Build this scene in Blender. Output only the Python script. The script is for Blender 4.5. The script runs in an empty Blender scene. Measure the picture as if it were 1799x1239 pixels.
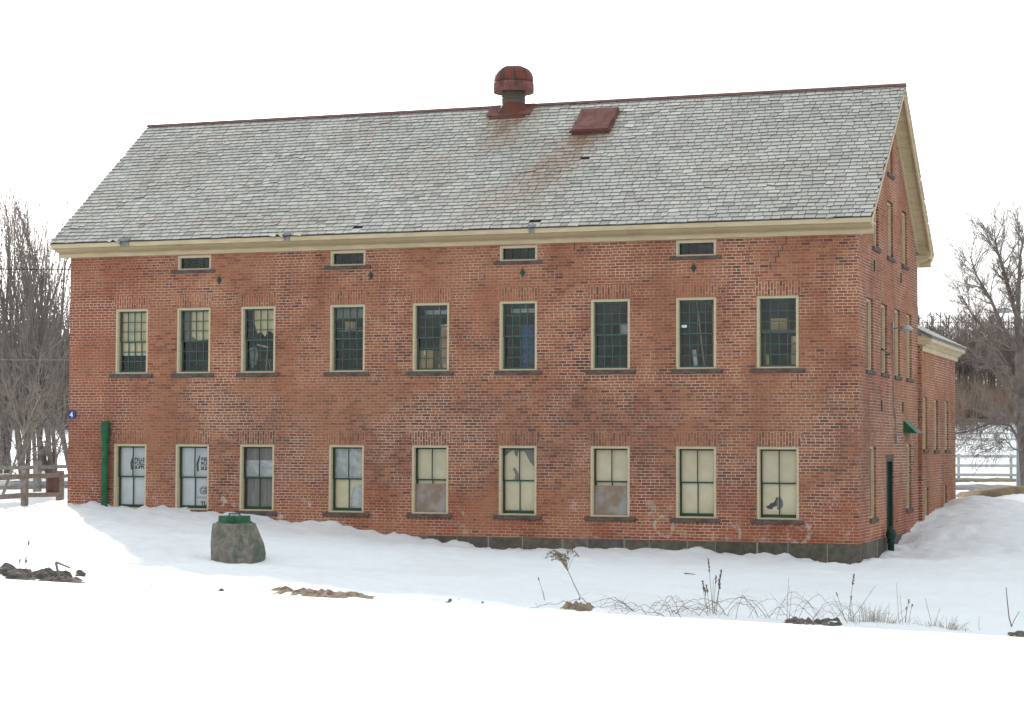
import bpy, bmesh, math, random
import numpy as np
from mathutils import Vector, Matrix, noise
R = math.radians
sc = bpy.context.scene
COL = sc.collection
rng = random.Random(7)

# ------------------------------------------------------------------ camera
CP = Vector((7.8277, -45.0236, 2.7715))
RT = Vector((0.94242834, 0.33438162, 0.00421379)); UP = Vector((0.01114664, -0.04400467, 0.99896914)); FW = Vector((-0.33422234, 0.94140986, 0.04519848))
F = 3571.57
cam = bpy.data.cameras.new('camera'); cam.sensor_width = 36; cam.lens = F/1799*36
cam.clip_start = 0.1; cam.clip_end = 6000
co = bpy.data.objects.new('camera', cam); COL.objects.link(co)
M4 = Matrix.Identity(4)
for i in range(3):
    M4[i][0] = RT[i]; M4[i][1] = UP[i]; M4[i][2] = -FW[i]; M4[i][3] = CP[i]
co.matrix_world = M4
sc.camera = co

# ------------------------------------------------------------------ world, sun, exposure
SUN_EL = R(21); SH = Vector((0.58, -0.81)).normalized()      # direction the light travels along the ground
w = bpy.data.worlds.new('World'); sc.world = w; w.use_nodes = True
nt = w.node_tree; nt.nodes.clear()
sky = nt.nodes.new('ShaderNodeTexSky'); sky.sky_type = 'NISHITA'; sky.sun_disc = False
sky.sun_elevation = SUN_EL; sky.sun_rotation = math.atan2(-SH.x, -SH.y) % (2*math.pi)
sky.dust_density = 4.0; sky.air_density = 1.0; sky.ozone_density = 1.0
hs = nt.nodes.new('ShaderNodeHueSaturation'); hs.inputs['Saturation'].default_value = 0.25
mxw = nt.nodes.new('ShaderNodeMix'); mxw.data_type = 'RGBA'; mxw.inputs[0].default_value = 0.62
mxw.inputs[7].default_value = (8.2, 8.6, 8.8, 1)             # even white haze of the overcast
bg = nt.nodes.new('ShaderNodeBackground'); bg.inputs[1].default_value = 0.1
wo = nt.nodes.new('ShaderNodeOutputWorld')
nt.links.new(sky.outputs[0], hs.inputs['Color']); nt.links.new(hs.outputs[0], mxw.inputs[6])
nt.links.new(mxw.outputs[2], bg.inputs[0]); nt.links.new(bg.outputs[0], wo.inputs[0])
sl = bpy.data.lights.new('sun', 'SUN'); sl.energy = 1.8; sl.angle = R(1.5); sl.color = (1, .95, .87)
so = bpy.data.objects.new('sun', sl); COL.objects.link(so)
so.rotation_euler = Vector((SH.x*math.cos(SUN_EL), SH.y*math.cos(SUN_EL), -math.sin(SUN_EL))).to_track_quat('-Z', 'Y').to_euler()
so.location = (-20, 30, 40)
sc.view_settings.view_transform = 'Standard'; sc.view_settings.look = 'None'
sc.view_settings.exposure = 0.68; sc.view_settings.gamma = 1

# ------------------------------------------------------------------ helpers
RH = Vector((0.94242834, 0.33438162)).normalized(); FH = Vector((-RH.y, RH.x))
def uv2w(u, v, z): return Vector((CP.x+RH.x*u+FH.x*v, CP.y+RH.y*u+FH.y*v, z))
def w2uv(x, y):
    dx, dy = x-CP.x, y-CP.y
    return dx*RH.x+dy*RH.y, dx*FH.x+dy*FH.y
def ray(px, py): return FW + RT*((px-899.5)/F) - UP*((py-619.5)/F)
def at(px, py, v):
    d = ray(px, py); dv = d.x*FH.x+d.y*FH.y
    return CP + d*(v/dv)
class MB:
    def __init__(s): s.v = []; s.f = []; s.m = []; s.att = []
    def quad(s, pts, mi=0, a=None):
        n = len(s.v); s.v += [tuple(p) for p in pts]; s.f.append(tuple(range(n, n+len(pts)))); s.m.append(mi); s.att.append(a)
    def box(s, x0, x1, y0, y1, z0, z1, mi=0, a=None):
        n = len(s.v)
        s.v += [(x0,y0,z0),(x1,y0,z0),(x1,y1,z0),(x0,y1,z0),(x0,y0,z1),(x1,y0,z1),(x1,y1,z1),(x0,y1,z1)]
        for q in ((0,3,2,1),(4,5,6,7),(0,1,5,4),(1,2,6,5),(2,3,7,6),(3,0,4,7)):
            s.f.append(tuple(n+i for i in q)); s.m.append(mi); s.att.append(a)
    def hexa(s, pts, mi=0, a=None):           # 8 points, bottom 4 ccw then top 4
        n = len(s.v); s.v += [tuple(p) for p in pts]
        for q in ((0,3,2,1),(4,5,6,7),(0,1,5,4),(1,2,6,5),(2,3,7,6),(3,0,4,7)):
            s.f.append(tuple(n+i for i in q)); s.m.append(mi); s.att.append(a)
    def prism(s, prof, axis, a0, a1, mi=0):   # profile of 2D points extruded along x or y
        n = len(s.v); k = len(prof)
        for a in (a0, a1):
            for p in prof: s.v.append((a, p[0], p[1]) if axis == 'x' else (p[0], a, p[1]))
        for i in range(k):
            j = (i+1) % k; s.f.append((n+i, n+j, n+k+j, n+k+i)); s.m.append(mi); s.att.append(None)
        s.f.append(tuple(n+i for i in range(k))[::-1]); s.f.append(tuple(n+k+i for i in range(k))); s.m += [mi, mi]; s.att += [None, None]
    def tube(s, p0, p1, r0, r1, n=4, mi=0, cap=False):
        p0 = Vector(p0); p1 = Vector(p1); d = p1-p0
        if d.length < 1e-6: return
        d.normalize(); a = d.orthogonal().normalized(); b = d.cross(a)
        k = len(s.v)
        for p, r in ((p0, r0), (p1, r1)):
            for i in range(n):
                t = 2*math.pi*i/n; s.v.append(tuple(p + a*(r*math.cos(t)) + b*(r*math.sin(t))))
        for i in range(n):
            j = (i+1) % n; s.f.append((k+i, k+j, k+n+j, k+n+i)); s.m.append(mi); s.att.append(None)
        if cap:
            s.f.append(tuple(k+i for i in range(n))[::-1]); s.f.append(tuple(k+n+i for i in range(n))); s.m += [mi, mi]; s.att += [None, None]
    def lathe(s, prof, n=24, cx=0, cy=0, mi=0, wob=None):
        k = len(s.v)
        for j, (r, z) in enumerate(prof):
            for i in range(n):
                t = 2*math.pi*i/n; rr = r*(wob(t, z) if wob else 1); s.v.append((cx+rr*math.cos(t), cy+rr*math.sin(t), z))
        for j in range(len(prof)-1):
            for i in range(n):
                q = (i+1) % n
                s.f.append((k+j*n+i, k+j*n+q, k+(j+1)*n+q, k+(j+1)*n+i)); s.m.append(mi); s.att.append(None)
        s.f.append(tuple(k+i for i in range(n))[::-1]); s.f.append(tuple(k+(len(prof)-1)*n+i for i in range(n))); s.m += [mi, mi]; s.att += [None, None]
    def build(s, name, mats, parent=None, smooth=False, att=None, loc=None):
        me = bpy.data.meshes.new(name); me.from_pydata(s.v, [], s.f)
        if not isinstance(mats, (list, tuple)): mats = [mats]
        for m_ in mats: me.materials.append(m_)
        if len(mats) > 1: me.polygons.foreach_set('material_index', s.m)
        if smooth: me.polygons.foreach_set('use_smooth', [True]*len(s.f))
        if att:
            A = me.attributes.new(att, 'FLOAT_COLOR', 'FACE')
            A.data.foreach_set('color', [c for a in s.att for c in (a if a else (0,0,0,1))])
        me.update()
        o = bpy.data.objects.new(name, me); COL.objects.link(o)
        if parent: o.parent = parent
        if loc: o.location = loc
        return o
def tag(o, label=None, cat=None, group=None, kind=None):
    if label: o['label'] = label
    if cat: o['category'] = cat
    if group: o['group'] = group
    if kind: o['kind'] = kind
    return o
def empty(name, loc=(0,0,0), rz=0):
    o = bpy.data.objects.new(name, None); COL.objects.link(o); o.location = loc; o.rotation_euler = (0,0,rz); return o
def bevel(o, wd=.01, seg=2):
    bm = bmesh.new(); bm.from_mesh(o.data)
    bmesh.ops.bevel(bm, geom=[e for e in bm.edges], offset=wd, segments=seg, affect='EDGES', clamp_overlap=True)
    bm.to_mesh(o.data); bm.free()

# node helpers
class N:
    def __init__(s, name):
        s.mat = bpy.data.materials.new(name); s.mat.use_nodes = True; s.t = s.mat.node_tree
        s.b = s.t.nodes['Principled BSDF']; s.out = s.t.nodes['Material Output']
    def n(s, ty, **k):
        x = s.t.nodes.new(ty)
        for a, b in k.items(): setattr(x, a, b)
        return x
    def put(s, inp, val):
        if isinstance(val, bpy.types.NodeSocket): s.t.links.new(val, inp)
        elif val is not None: inp.default_value = val
    def m(s, op, a, b=None, c=None, clamp=False):
        x = s.n('ShaderNodeMath', operation=op); x.use_clamp = clamp
        s.put(x.inputs[0], a); s.put(x.inputs[1], b)
        if c is not None: s.put(x.inputs[2], c)
        return x.outputs[0]
    def ss(s, a, lo, hi):
        x = s.n('ShaderNodeMapRange', interpolation_type='SMOOTHSTEP'); s.put(x.inputs[0], a); s.put(x.inputs[1], lo); s.put(x.inputs[2], hi); return x.outputs[0]
    def mix(s, fac, a, b, blend='MIX'):
        x = s.n('ShaderNodeMix', data_type='RGBA', blend_type=blend); s.put(x.inputs[0], fac)
        s.put(x.inputs[6], c4(a)); s.put(x.inputs[7], c4(b)); return x.outputs[2]
    def noise(s, vec, scale, detail=4, rough=.55, dist=0):
        x = s.n('ShaderNodeTexNoise'); s.put(x.inputs['Vector'], vec); x.inputs['Scale'].default_value = scale; x.inputs['Detail'].default_value = detail
        x.inputs['Roughness'].default_value = rough; x.inputs['Distortion'].default_value = dist; return x.outputs[0]
    def ramp(s, fac, stops, const=False):
        x = s.n('ShaderNodeValToRGB'); cr = x.color_ramp
        if const: cr.interpolation = 'CONSTANT'
        while len(cr.elements) < len(stops): cr.elements.new(.5)
        for e, (p, c) in zip(cr.elements, stops): e.position = p; e.color = c4(c)
        s.put(x.inputs[0], fac); return x.outputs[0]
    def obj(s): return s.n('ShaderNodeTexCoord').outputs['Object']
    def xyz(s, vec):
        x = s.n('ShaderNodeSeparateXYZ'); s.put(x.inputs[0], vec); return x.outputs
    def comb(s, x, y, z=0.0):
        c = s.n('ShaderNodeCombineXYZ'); s.put(c.inputs[0], x); s.put(c.inputs[1], y); s.put(c.inputs[2], z); return c.outputs[0]
    def bump(s, h, st=.3, dist=.01):
        x = s.n('ShaderNodeBump'); x.inputs['Strength'].default_value = st; x.inputs['Distance'].default_value = dist; s.put(x.inputs['Height'], h); s.put(s.b.inputs['Normal'], x.outputs[0])
    def fin(s, col=None, rough=.8, metal=0, spec=.3):
        s.put(s.b.inputs['Base Color'], c4(col) if col is not None else None); s.put(s.b.inputs['Roughness'], rough); s.b.inputs['Metallic'].default_value = metal
        s.b.inputs['Specular IOR Level'].default_value = spec; return s.mat
def c4(c):
    if isinstance(c, tuple) and len(c) == 3: return (*c, 1)
    return c
def simple(name, a, b=None, scale=6, rough=.8, metal=0, bump=0, spec=.3, detail=5, stretch=None):
    n = N(name); v = n.obj()
    if stretch:
        mp = n.n('ShaderNodeMapping'); mp.inputs['Scale'].default_value = stretch; n.put(mp.inputs[0], v); v = mp.outputs[0]
    f = n.noise(v, scale, detail, .6)
    col = n.mix(n.ss(f, .35, .65), a, b or tuple(x*.8 for x in a))
    if bump: n.bump(f, bump, .02)
    return n.fin(col, rough, metal, spec)

# ------------------------------------------------------------------ materials
def brick_mat(name, vertical=False):
    n = N(name); P = n.obj(); x, y, z = n.xyz(P)
    u = n.m('ADD', x, y); v = z
    wob = n.noise(P, 1.1, 2)
    wob2 = n.noise(P, 9, 2)
    if vertical: u, v = z, u
    h, wd = .0685, .212
    v = n.m('ADD', v, n.m('MULTIPLY', n.m('SUBTRACT', wob, .5), .03)); v = n.m('ADD', v, n.m('MULTIPLY', n.m('SUBTRACT', wob2, .5), .010))
    rr = n.m('DIVIDE', v, h); row = n.m('FLOOR', rr); fv = n.m('SUBTRACT', rr, row)
    rw = n.n('ShaderNodeTexWhiteNoise', noise_dimensions='1D'); n.put(rw.inputs['W'], row)
    hdr = n.m('LESS_THAN', n.m('FLOORED_MODULO', row, 7), .5)
    if vertical: hdr = 0.0
    ww = n.m('SUBTRACT', wd, n.m('MULTIPLY', hdr, wd*.5)) if not vertical else wd*1.0
    par = n.m('FLOORED_MODULO', row, 2)
    uu = n.m('ADD', n.m('DIVIDE', u, ww), n.m('ADD', n.m('MULTIPLY', par, .5), n.m('MULTIPLY', rw.outputs[0], .22)))
    cl = n.m('FLOOR', uu); fu = n.m('SUBTRACT', uu, cl)
    wn = n.n('ShaderNodeTexWhiteNoise', noise_dimensions='2D'); n.put(wn.inputs['Vector'], n.comb(cl, row))
    rnd = wn.outputs[0]; r3 = n.xyz(wn.outputs[1])
    du = n.m('MULTIPLY', n.m('MINIMUM', fu, n.m('SUBTRACT', 1.0, fu)), ww); dv = n.m('MULTIPLY', n.m('MINIMUM', fv, n.m('SUBTRACT', 1.0, fv)), h)
    fine = n.noise(P, 45, 3)
    d = n.m('ADD', n.m('MINIMUM', du, dv), n.m('MULTIPLY', n.m('SUBTRACT', fine, .5), .008))
    mask = n.ss(d, .004, .0095)
    reg = n.noise(P, .33, 3, .6); reg2 = n.noise(P, .9, 4, .6)
    # tint of one brick, pulled by the batch it came from
    kk = n.m('ADD', .34, n.m('MULTIPLY', n.ss(n.noise(P, .5, 4, .65, .3), .42, .62), .75))
    rnd_ = n.m('ADD', .52, n.m('MULTIPLY', n.m('SUBTRACT', rnd, .52), kk))
    t = n.m('ADD', n.m('MULTIPLY', rnd_, .66), n.m('MULTIPLY', n.ss(reg, .3, .7), .24)); t = n.m('ADD', t, n.m('MULTIPLY', n.ss(reg2, .3, .7), .22))
    low = n.m('SUBTRACT', 1.0, n.ss(n.m('ADD', z, n.m('MULTIPLY', reg2, 1.6)), 1.0, 3.1))
    col = n.ramp(t, [(.0, (.065,.038,.036)), (.12, (.115,.052,.044)), (.30, (.185,.070,.052)), (.52, (.265,.096,.062)), (.74, (.325,.132,.078)), (.97, (.35,.172,.104))])
    col = n.mix(n.m('MULTIPLY', n.m('SUBTRACT', 1.0, n.ss(r3[0], 0.01, 0.07)), .75), col, (.10,.055,.05))
    # a band of hard purplish bricks between the storeys, and redder soft ones at the foot and at the left end
    zb = n.m('ADD', z, n.m('MULTIPLY', n.m('SUBTRACT', reg2, .5), 2.2)); band = n.m('MULTIPLY', n.ss(zb, .9, 2.2), n.m('SUBTRACT', 1.0, n.m('MULTIPLY', n.ss(zb, 3.6, 4.5), .85)))
    col = n.mix(n.m('MULTIPLY', n.m('MULTIPLY', band, n.ss(r3[1], .45, .8)), .8), col, (.115,.060,.052))
    col = n.mix(n.m('MULTIPLY', band, .38), col, n.mix(n.ss(rnd, .2, .8), (.15,.082,.068), (.27,.140,.105)))
    col = n.mix(n.m('MULTIPLY', low, n.m('MULTIPLY', n.ss(r3[2], .05, .7), .75)), col, (.30,.072,.042))
    leftend = n.m('SUBTRACT', 1.0, n.ss(n.m('ADD', u if not vertical else x, n.m('MULTIPLY', reg, 6.0)), -17.5, -12.5))
    col = n.mix(n.m('MULTIPLY', leftend, .5), col, (.25,.064,.045))
    soft = n.m('MULTIPLY', n.m('SUBTRACT', fine, .5), .5)
    col = n.mix(n.m('ADD', .5, soft, clamp=True), n.mix(1.0, col, (.82,.82,.82), 'MULTIPLY'), n.mix(1.0, col, (1.18,1.16,1.14), 'MULTIPLY'))
    # mortar: pale where repointed, dirtier elsewhere
    pt = n.noise(P, .55, 4, .65, .4)
    mort = n.mix(n.ss(pt, .38, .62), (.36,.24,.18), (.58,.455,.37))
    mvis = n.m('MULTIPLY', n.m('SUBTRACT', 1.0, mask), n.m('ADD', .72, n.m('MULTIPLY', n.ss(pt, .35, .65), .28)))
    col = n.mix(mvis, col, mort)
    reg3 = n.noise(P, .42, 5, .65, .5)
    col = n.mix(n.m('MULTIPLY', n.ss(reg3, .47, .62), n.m('ADD', .18, n.m('MULTIPLY', r3[2], .5))), col, (.34,.160,.098))
    col = n.mix(1.0, col, (1.08,1.06,.99), 'MULTIPLY')
    # lime bloom near the ground, one long smear under each leak
    ef = n.noise(P, 2.6, 6, .7); efm = n.m('MULTIPLY', n.ss(ef, .56, .65), n.m('SUBTRACT', 1.0, n.ss(z, 1.2, 2.2)))
    fade = n.m('SUBTRACT', 1.0, n.m('MULTIPLY', n.ss(u if not vertical else x, -16, -10), .6))
    col = n.mix(n.m('MULTIPLY', n.m('MULTIPLY', efm, fade), .75), col, (.62,.55,.53))
    # mended openings at the foot of the wall: rings of pale mortar
    if not vertical:
        for cx, cz, rr_ in ((-4.45, .92, .21), (-2.85, .80, .17), (-1.35, .86, .25)):
            dx = n.m('SUBTRACT', u, cx); dz = n.m('SUBTRACT', z, cz)
            dist = n.m('SQRT', n.m('ADD', n.m('POWER', n.m('ABSOLUTE', dx), 2.0), n.m('POWER', n.m('ABSOLUTE', dz), 2.0)))
            dist = n.m('ADD', dist, n.m('MULTIPLY', n.m('SUBTRACT', ef, .5), .30))
            ring = n.m('MULTIPLY', n.m('SUBTRACT', 1.0, n.ss(n.m('ABSOLUTE', n.m('SUBTRACT', dist, rr_)), .02, .055)), n.ss(n.noise(P, 5.5, 4, .7), .44, .56))
            col = n.mix(n.m('MULTIPLY', ring, .75), col, (.50,.42,.38))
    # dirt washed down
    mp = n.n('ShaderNodeMapping'); mp.inputs['Scale'].default_value = (1.2, 1.2, .22); n.put(mp.inputs[0], P)
    st = n.noise(mp.outputs[0], 1.0, 5, .65)
    col = n.mix(n.m('MULTIPLY', n.ss(st, .45, .72), .5), col, n.mix(1.0, col, (.66,.62,.62), 'MULTIPLY'))
    hgt = n.m('ADD', mask, n.m('MULTIPLY', n.m('ADD', rnd, fine), .3))
    n.bump(hgt, .55, .008)
    return n.fin(col, .9, 0, .2)
M = {}
M['brick'] = brick_mat('brick'); M['soldier'] = brick_mat('soldier_brick', True)

def stone_mat():
    n = N('foundation_stone'); P = n.obj(); x, y, z = n.xyz(P); u = n.m('ADD', x, y)
    wob = n.noise(n.comb(u, 0.0, 0.0), .8, 1)
    uu = n.m('DIVIDE', n.m('ADD', u, n.m('MULTIPLY', wob, 1.5)), .8); cl = n.m('FLOOR', uu); fu = n.m('SUBTRACT', uu, cl)
    wn = n.n('ShaderNodeTexWhiteNoise', noise_dimensions='1D'); n.put(wn.inputs['W'], cl)
    du = n.m('MULTIPLY', n.m('MINIMUM', fu, n.m('SUBTRACT', 1.0, fu)), .8)
    f = n.noise(P, 7, 6, .65)
    col = n.ramp(wn.outputs[0], [(0, (.085,.075,.062)), (.4, (.13,.115,.085)), (.7, (.10,.092,.085)), (1, (.17,.145,.12))])
    col = n.mix(n.ss(f, .3, .75), n.mix(1.0, col, (.7,.7,.7), 'MULTIPLY'), n.mix(1.0, col, (1.25,1.25,1.2), 'MULTIPLY'))
    col = n.mix(n.m('MULTIPLY', n.m('SUBTRACT', 1.0, n.ss(du, .006, .014)), .8), col, (.32,.29,.25))
    n.bump(f, .5, .03)
    return n.fin(col, .9)
M['stone'] = stone_mat()
M['sill'] = simple('sill_stone', (.135,.112,.098), (.075,.064,.058), 9, .9, bump=.4)
def paint_mat(name, a, b, dirt):
    n = N(name); P = n.obj(); mp = n.n('ShaderNodeMapping'); mp.inputs['Scale'].default_value = (.6,.6,5); n.put(mp.inputs[0], P)
    f = n.noise(mp.outputs[0], 3, 6, .65); g = n.noise(P, 1.3, 5, .7)
    col = n.mix(n.ss(f, .35, .65), a, b); col = n.mix(n.m('MULTIPLY', n.ss(g, .58, .78), .6), col, dirt)
    n.bump(f, .15, .01); return n.fin(col, .6)
M['cream'] = paint_mat('cream_paint', (.58,.50,.345), (.52,.43,.28), (.34,.27,.18))
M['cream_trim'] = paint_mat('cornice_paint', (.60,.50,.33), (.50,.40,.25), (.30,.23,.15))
M['green'] = simple('green_paint', (.020,.075,.038), (.035,.060,.040), 14, .55, bump=.1)
M['sash_green'] = simple('lit_sash_green', (.045,.115,.080), (.075,.125,.105), 9, .55, bump=.1)  # upper sashes: lighter green, light caught by the muntins put into the colour
M['green_bright'] = simple('bright_green_paint', (.018,.13,.055), (.014,.085,.035), 6, .5)
M['door_green'] = simple('door_paint', (.012,.045,.030), (.018,.035,.026), 5, .6)
M['dark'] = simple('dark_interior', (.06,.055,.05), (.04,.037,.034), 2, .95)
M['shade'] = simple('cream_board', (.93,.85,.62), (.86,.77,.54), 1.6, .85)
M['shade_green'] = simple('yellowed_shade', (.90,.80,.52), (.78,.68,.42), 2.5, .85)
M['board_white'] = simple('white_board', (.86,.90,.93), (.76,.82,.86), 2.0, .7)
M['cloth'] = simple('pale_cloth', (.80,.83,.85), (.52,.56,.58), 7, .9, bump=.5)
M['grey_board'] = simple('weathered_plywood', (.25,.185,.135), (.34,.32,.31), 2.2, .9, detail=8)
M['grey_curtain'] = simple('grey_curtain', (.32,.31,.28), (.20,.20,.18), 3, .9, stretch=(6,1,.7))
M['carton'] = simple('brown_carton', (.62,.42,.23), (.50,.34,.19), 3, .9)
M['blue'] = simple('blue_plastic', (.06,.14,.32), (.04,.09,.22), 3, .5)
M['wood_old'] = simple('old_wood', (.31,.285,.255), (.20,.18,.16), 3, .9, bump=.3, stretch=(3,3,3))
M['brown_wood'] = simple('brown_gate_wood', (.17,.115,.09), (.12,.085,.07), 4, .9)
M['ink'] = simple('black_ink', (.03,.03,.035), (.05,.05,.05), 8, .7)
M['sign_blue'] = simple('sign_blue', (.02,.075,.26), (.018,.06,.21), 8, .4)
M['sign_white'] = simple('sign_white', (.8,.82,.85), (.75,.78,.8), 8, .5)
M['grey_metal'] = simple('grey_metal', (.28,.29,.30), (.2,.2,.2), 8, .45, .6)
M['lamp_grey'] = simple('lamp_housing', (.42,.44,.47), (.36,.38,.4), 8, .5)
M['cable'] = simple('cable_black', (.03,.03,.035), (.03,.03,.03), 8, .6)
M['rock'] = simple('grey_rock', (.17,.15,.13), (.075,.065,.055), 5, .95, bump=.7)
M['soil'] = simple('bare_soil', (.31,.235,.16), (.19,.14,.10), 12, .95, bump=.8)
M['straw'] = simple('dead_grass_ground', (.26,.20,.12), (.17,.135,.085), 3, .95, bump=.4)
M['road'] = simple('wet_asphalt', (.17,.17,.175), (.11,.11,.115), 2, .7)
M['fence_white'] = simple('white_fence_paint', (.62,.64,.66), (.54,.56,.58), 4, .8)
M['weed'] = simple('dry_stem', (.20,.16,.135), (.13,.105,.09), 30, .9)
M['weed_pale'] = simple('pale_dry_stem', (.36,.30,.23), (.25,.20,.15), 30, .9)
M['bark'] = simple('grey_bark', (.23,.20,.18), (.14,.12,.11), 3, .95, bump=.4)
M['bark_pale'] = simple('pale_bark', (.30,.27,.225), (.20,.18,.15), 3, .95, bump=.3)
M['twig'] = simple('twig_brown', (.29,.25,.225), (.21,.18,.165), 2, .95)
M['wood_far'] = simple('far_wood_bark', (.24,.20,.175), (.17,.14,.13), .25, .95)  # bark lightened, the haze of distance put into its colour
M['brush_far'] = simple('far_brush', (.33,.24,.18), (.23,.175,.14), .2, .95)
M['concrete'] = None
M['cream_shaded'] = paint_mat('shaded_cream_paint', (.46,.37,.22), (.40,.32,.19), (.24,.18,.12))  # darker cream for the bed moulding, the soffit's shade put into the colour
def concrete_mat():
    n = N('mossy_concrete'); P = n.obj(); mp = n.n('ShaderNodeMapping'); mp.inputs['Scale'].default_value = (1,1,.35); n.put(mp.inputs[0], P)
    f = n.noise(P, 9, 6, .7); g = n.noise(mp.outputs[0], 3.2, 6, .7)
    col = n.mix(n.ss(f, .35, .65), (.25,.225,.19), (.15,.135,.115)); col = n.mix(n.m('MULTIPLY', n.ss(g, .50, .62), .6), col, (.05,.095,.065))
    col = n.mix(n.m('MULTIPLY', n.ss(n.noise(P, 16, 3), .62, .7), .5), col, (.24,.22,.19))
    n.bump(f, .5, .03); return n.fin(col, .92)
M['concrete'] = concrete_mat()
def rust_mat(name, a, b, c):
    n = N(name); P = n.obj(); mp = n.n('ShaderNodeMapping'); mp.inputs['Scale'].default_value = (1,1,.4); n.put(mp.inputs[0], P)
    f = n.noise(P, 4, 6, .7); g = n.noise(mp.outputs[0], 5, 6, .7)
    col = n.mix(n.ss(f, .4, .6), a, b); col = n.mix(n.m('MULTIPLY', n.ss(g, .5, .62), .8), col, c)
    n.bump(f, .25, .01); return n.fin(col, .62, .15)
M['rust'] = rust_mat('rusty_red_metal', (.17,.062,.052), (.22,.10,.085), (.10,.04,.03))
M['rust_dark'] = rust_mat('dark_rust', (.12,.055,.04), (.16,.05,.04), (.06,.055,.04))
M['rust_moss'] = rust_mat('mossy_red_metal', (.19,.05,.04), (.14,.05,.035), (.045,.045,.025))
M['neck'] = rust_mat('dull_green_grey_metal', (.10,.105,.085), (.13,.09,.07), (.16,.13,.11))
M['red_ridge'] = rust_mat('red_ridge_metal', (.16,.075,.068), (.20,.11,.10), (.11,.055,.05))
def glass_mat():
    n = N('window_glass'); n.t.nodes.remove(n.b)
    tr = n.n('ShaderNodeBsdfTransparent'); tr.inputs[0].default_value = (.98,.98,.965,1)
    gl = n.n('ShaderNodeBsdfGlossy'); gl.inputs['Roughness'].default_value = .04
    fr = n.n('ShaderNodeFresnel'); fr.inputs[0].default_value = 1.5
    P = n.obj(); f = n.noise(P, 3.5, 3); bp = n.n('ShaderNodeBump'); bp.inputs['Strength'].default_value = .12; bp.inputs['Distance'].default_value = .02
    n.put(bp.inputs['Height'], f); n.put(gl.inputs['Normal'], bp.outputs[0])
    df = n.n('ShaderNodeBsdfDiffuse'); df.inputs[0].default_value = (.5,.52,.5,1)
    mx = n.n('ShaderNodeMixShader'); n.put(mx.inputs[0], n.m('MULTIPLY', fr.outputs[0], 1.5)); n.t.links.new(tr.outputs[0], mx.inputs[1]); n.t.links.new(gl.outputs[0], mx.inputs[2])
    dust = n.m('MULTIPLY', n.ss(n.noise(P, 1.7, 5, .7), .35, .8), .09)
    m2 = n.n('ShaderNodeMixShader'); n.put(m2.inputs[0], dust); n.t.links.new(mx.outputs[0], m2.inputs[1]); n.t.links.new(df.outputs[0], m2.inputs[2])
    n.t.links.new(m2.outputs[0], n.out.inputs[0]); return n.mat
M['glass'] = glass_mat()
def slate_mat():
    n = N('roof_slate'); at_ = n.n('ShaderNodeAttribute', attribute_name='tone'); c = n.xyz(at_.outputs['Vector'])
    P = n.obj(); f = n.noise(P, 18, 5, .65); g = n.noise(P, .45, 4, .6)
    col = n.ramp(c[0], [(0,(.24,.25,.225)),(.15,(.42,.435,.385)),(.5,(.58,.565,.505)),(.72,(.65,.635,.57)),(.84,(.50,.44,.42)),(.93,(.60,.53,.44)),(1,(.74,.73,.66))])
    col = n.mix(n.m('MULTIPLY', n.ss(g, .35, .65), .35), col, (.45,.445,.43))
    col = n.mix(n.m('MULTIPLY', n.m('SUBTRACT', f, .35), .7), col, (.66,.66,.60))
    col = n.mix(n.m('MULTIPLY', c[1], n.ss(n.noise(P, 3, 5, .7), .18, .55)), col, (.33,.19,.115))
    n.bump(f, .25, .006); return n.fin(col, n.m('ADD', .36, n.m('MULTIPLY', f, .2)), 0, .7)
M['slate'] = slate_mat()
M['slate_edge'] = simple('slate_edge', (.24,.235,.215), (.15,.15,.14), 9, .9)  # edges darker than the slate faces, shadow lines of the courses painted in
M['underlay'] = simple('roof_underlay', (.035,.033,.03), (.05,.047,.04), 5, .95)
def snow_mat():
    n = N('snow'); P = n.obj(); a = n.noise(P, .9, 6, .6); b = n.noise(P, 14, 5, .65); c = n.noise(P, .22, 5, .7, .6)
    col = n.mix(n.ss(c, .4, .7), (.83,.885,.925), (.79,.825,.85))
    col = n.mix(n.m('MULTIPLY', n.ss(n.noise(P, 5, 6, .75), .64, .75), .22), col, (.60,.56,.52))
    hp = at(1712, 884, 57.5)
    dx, dy, dz = [n.m('SUBTRACT', c_, h_) for c_, h_ in zip(n.xyz(P), (hp.x, hp.y, 0))][:3]
    dd_ = n.m('SQRT', n.m('ADD', n.m('MULTIPLY', dx, dx), n.m('MULTIPLY', dy, dy)))
    gr = n.m('MULTIPLY', n.m('SUBTRACT', 1.0, n.ss(dd_, .8, 3.2)), n.ss(n.noise(P, 2.2, 6, .75), .38, .62))
    col = n.mix(n.m('MULTIPLY', gr, .38), col, (.48,.45,.42))
    n.bump(n.m('ADD', n.m('MULTIPLY', a, 1.0), n.m('MULTIPLY', b, .22)), .8, .11)
    return n.fin(col, .65, 0, .25)
M['snow'] = snow_mat()

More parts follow.
